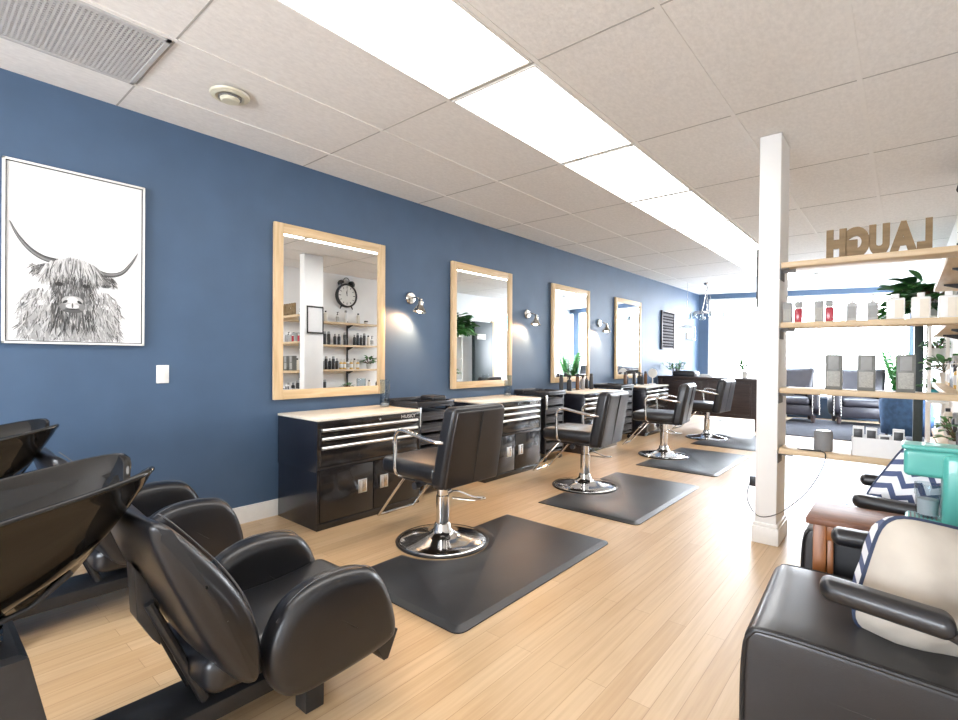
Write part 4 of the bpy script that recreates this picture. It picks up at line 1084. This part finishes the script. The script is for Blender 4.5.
# ------------------------------------------------------------------ waiting chairs, side table, coffee maker
def waiting_chair():
    r=root('waiting_chair','','armchair')      # faces -x, origin under seat centre
    s=MB()
    side=[(-.30,.10),(-.325,.20),(-.325,.455),(-.312,.497),(-.27,.510),(.24,.492),(.26,.45),(.26,.10)]
    # upholstered seat box: side profile swept along y
    s.pad(side,-.268,.268,.018,shift=lambda x,y,z:(y,x,z),bulge=.004,sub=2)
    st=s.build('seat',M['leather'],r,sharp=60)
    for sg in (-1,1):
        P=smoothpath([(-.312,.263*sg,.11),(-.322,.263*sg,.25),(-.319,.263*sg,.43),(-.302,.263*sg,.484),(-.255,.263*sg,.501),(0,.263*sg,.495),(.24,.263*sg,.484)],6)
        MB().tube(P,.006,8).build('piping',M['piping'],st)
    MB().cushion((.27,0,.64),(.045,.28,.31),.04,fn=lambda x,y,z:(x+.06*(z-.3),y,z),n=6,bulge=.015).build('backrest',M['leather'],r)
    for sg in (-1,1):
        y=.232*sg
        a=MB(); a.cushion((-.035,y,.646),(.122,.036,.026),.024,fn=lambda x,y_,z,sg=sg:(x,y_-(.25*(x+.16) if sg<0 else 0),z),n=4,k=4); o=a.build('armrest',M['leather'],r)
        MB().tube([(.07,y-(.055 if sg<0 else 0),.632),(.16,y-(.05 if sg<0 else 0),.59),(.27,y*1.02,.56)],.014,8).build('arm_bracket',M['matte_black'],o)
    for x in (-.24,.24):
        for y in (-.22,.22): MB().lathe([(.02,-.004),(.026,.11)],(x,y,0),12).build('leg',M['matte_black'],r)
    return r
wch=waiting_chair(); wch.location=(3.60,1.745,.004); wch.rotation_euler=(0,0,.04); wch['label']='black vinyl waiting armchair in right foreground, beige-backed pillow on it'; wch['group']='black waiting armchairs'
dup(wch,(3.61,2.765,.004),0,'black vinyl waiting armchair behind the side table, chevron pillow on it')

r=root('side_table','narrow honey oak side table between the two waiting chairs','table',(0,0,0))
TX0,TX1,TY0,TY1=3.345,3.95,2.125,2.395
B(TX0,TX1,TY0,TY1,.628,.652,.004).build('top',M['oaktop'],r)
for x in (TX0+.02,TX1-.06):
    for y in (TY0+.018,TY1-.058): B(x,x+.04,y,y+.04,0,.628,.003).build('leg',M['oaktable'],r)
B(TX0+.06,TX1-.06,TY0+.022,TY0+.040,.575,.628,.002).build('apron',M['oaktable'],r); B(TX0+.06,TX1-.06,TY1-.045,TY1-.025,.575,.628,.002).build('apron',M['oaktable'],r)
B(TX0+.062,TX0+.080,TY0+.024,TY0+.040,.10,.575,.002).build('stile',M['oaktable'],r)
B(TX0+.06,TX1-.06,TY0+.022,TY1-.025,.09,.11,.002).build('lower_shelf',M['oaktable'],r)
B(TX0+.08,TX1-.06,TY0+.05,TY0+.06,.11,.575).build('back_panel',M['matte_black'],r)

# single-serve coffee maker
r=root('coffee_maker','aqua single-serve coffee maker on the honey oak side table','coffee maker',(3.61,2.265,.6525))
B(.005,.215,-.055,.055,0,.034,.010,seg=3).build('base',M['teal'],r)
tr_=B(.012,.095,-.045,.045,.0338,.0362,.001).build('drip_tray',M['teal'],r)
s=MB()
for k in range(7): s.box(.018+k*.0108,.0225+k*.0108,-.038,.038,.0355,.0368)
s.build('slots',M['ventdark'],tr_)
B(.097,.225,-.075,.065,0,.258,.018,seg=4).build('body',M['teal'],r)
hd=MB(); hd.cushion((.085,0,.222),(.085,.056,.045),.014,n=4); hd.build('brew_head',M['teal'],r)
ld=MB(); ld.cushion((.085,0,.273),(.091,.060,.008),.006,n=4); ld.build('lid',M['teal'],r)
B(.001,.168,-.0545,.0545,.264,.268).build('seam',M['tealdark'],r)
r=root('glass_tumbler','clear ribbed glass tumbler standing on the coffee maker tray','glass',(3.673,2.265,.6895))
g=MB(); n=32
rings=[]
for rad,z_ in ((.026,0),(.030,.004),(.032,.07),(.034,.075),(.034,.112),(.031,.112),(.029,.07),(.027,.008)):
    rings.append([((rad+(.0012 if (k%2 and .07<z_<.113) else 0))*math.cos(2*PI*k/n),(rad+(.0012 if (k%2 and .07<z_<.113) else 0))*math.sin(2*PI*k/n),z_) for k in range(n)])
g.loft(rings,True,True); g.build('glass',M['glass'],r)
MB().lathe([(0,.009),(.0265,.009),(.028,.06),(0,.061)],seg=24).build('sugar_filling',M['white'],r)

# pillows
def pillow(label,loc,rot,size=.21,thick=.085):
    r=root('throw_pillow',label,'pillow',loc,0,'chevron throw pillows'); r.rotation_euler=rot
    n=16
    def surf(sg):
        m=MB(); V=[];F=[]
        for i in range(n+1):
            for j in range(n+1):
                u=-1+2*i/n; v=-1+2*j/n
                ex=ez=max(abs(u),abs(v),1e-6)/((abs(u)**6+abs(v)**6)**(1/6)+1e-9)
                b_=max(0,(1-u**4)*(1-v**4))**.5
                wr=.004*math.sin(9*u+3*v)+.003*math.sin(13*v-4*u+1)
                V.append((u*size*ex, sg*(thick*b_+wr*b_)*-1, v*size*ez))
        for i in range(n):
            for j in range(n):
                a=i*(n+1)+j; F.append((a,a+1,a+n+2,a+n+1))
        m.add(V,F); return m
    surf(1).build('linen_face',M['beige'],r,sharp=180); surf(-1).build('chevron_face',M['chevron'],r,sharp=180)
    P=[]
    for k in range(64):
        t=k/16; s=int(t); q=(t-s)*2-1
        u,v=[(q,-1),(1,q),(-q,1),(-1,-q)][s]
        ex=ez=max(abs(u),abs(v),1e-6)/((abs(u)**6+abs(v)**6)**(1/6)+1e-9)
        P.append((u*size*ex,0,v*size*ez))
    MB().tube(P,.005,6,closed=True).build('piping',M['navypipe'],r)
    return r
pillow('beige linen back of chevron pillow leaning on the foreground waiting chair',(3.675,1.735,.632),(.10,.20,.55),.165,.11)
pillow('navy and white chevron pillow on the waiting chair behind side table',(3.70,2.80,.655),(.12,-.55,PI+.15),.175,.09)

# ------------------------------------------------------------------ outside the shop windows
o=B(-8,16,12.0,30,-.25,-.12); o.box(4.2,16,6,12,-.25,-.12); struct(o.build('pavement',M['pavement']))
r=root('street_building','pale brick shop building across the street outside','building',(9.5,16,-.12),-.2)
B(-1,1,-5,7,0,5).build('facade',M['brick'],r)
for y in (-3.5,-.5,2.5): B(-1.05,-.99,y,y+2,.6,2.3).build('shop_window',M['darkglass'],r)
MB().prism([(-1,3.1),(-2.0,2.55),(-2.0,2.35),(-1,2.6)],-4.5,6,'y').build('awning',M['awning'],r)

# ------------------------------------------------------------------ light, world, camera
wd=bpy.data.worlds.new('World'); S.world=wd; wd.use_nodes=True
nt=wd.node_tree; bg=nt.nodes['Background']
tc=nt.nodes.new('ShaderNodeTexCoord'); sp=nt.nodes.new('ShaderNodeSeparateXYZ'); nt.links.new(tc.outputs['Generated'],sp.inputs[0])
rp=nt.nodes.new('ShaderNodeValToRGB'); rp.color_ramp.elements[0].position=0; rp.color_ramp.elements[0].color=(.92,.95,1,1); rp.color_ramp.elements[1].position=.6; rp.color_ramp.elements[1].color=(.72,.84,1,1)
nt.links.new(sp.outputs['Z'],rp.inputs[0]); nt.links.new(rp.outputs[0],bg.inputs['Color'])
bg.inputs['Strength'].default_value=18.0
def portal(loc,rot,sx,sy):
    L=bpy.data.lights.new('window_portal','AREA'); L.shape='RECTANGLE'; L.size=sx; L.size_y=sy; L.energy=1; L.cycles.is_portal=True
    o=bpy.data.objects.new('window_portal',L); COL.objects.link(o); o.location=loc; o.rotation_euler=rot
n_=Vector((math.sin(ANG),-math.cos(ANG),0))
c_=Vector((2.0*math.cos(ANG),12+2.0*math.sin(ANG),1.5))-n_*.2
portal(c_,(-PI/2,0,ANG),3.9,2.3)
portal((2.0,Y0-.2,1.3),(PI/2,0,0),2.8,1.7)  # portal for the added window behind the camera
portal((XR+.2,11.1,1.36),(PI/2,0,PI/2),2.9,2.2)

cam=bpy.data.cameras.new('Camera'); co=bpy.data.objects.new('Camera',cam); COL.objects.link(co); S.camera=co
cam.sensor_fit='HORIZONTAL'; cam.sensor_width=36; cam.lens=498.45/958*36; cam.clip_start=.02; cam.clip_end=100
yaw,pit,rol=.7066,-.0065,.0106
R0=Vector((math.cos(yaw),math.sin(yaw),0)); F0=Vector((-math.sin(yaw),math.cos(yaw),0)); U0=Vector((0,0,1))
F=F0*math.cos(pit)+U0*math.sin(pit); U1=-F0*math.sin(pit)+U0*math.cos(pit)
R=R0*math.cos(rol)+U1*math.sin(rol); U=-R0*math.sin(rol)+U1*math.cos(rol)
co.matrix_world=Matrix(((R.x,U.x,-F.x,3.608),(R.y,U.y,-F.y,0),(R.z,U.z,-F.z,1.2127),(0,0,0,1)))

S.view_settings.view_transform='Standard'; S.view_settings.look='None'; S.view_settings.gamma=1; S.view_settings.use_curve_mapping=False
S.view_settings.exposure=.84
cy_=S.cycles; cy_.max_bounces=8; cy_.diffuse_bounces=5; cy_.glossy_bounces=5; cy_.transparent_max_bounces=12; cy_.use_denoising=True
cy_.sample_clamp_indirect=8; cy_.caustics_reflective=False; cy_.caustics_refractive=False
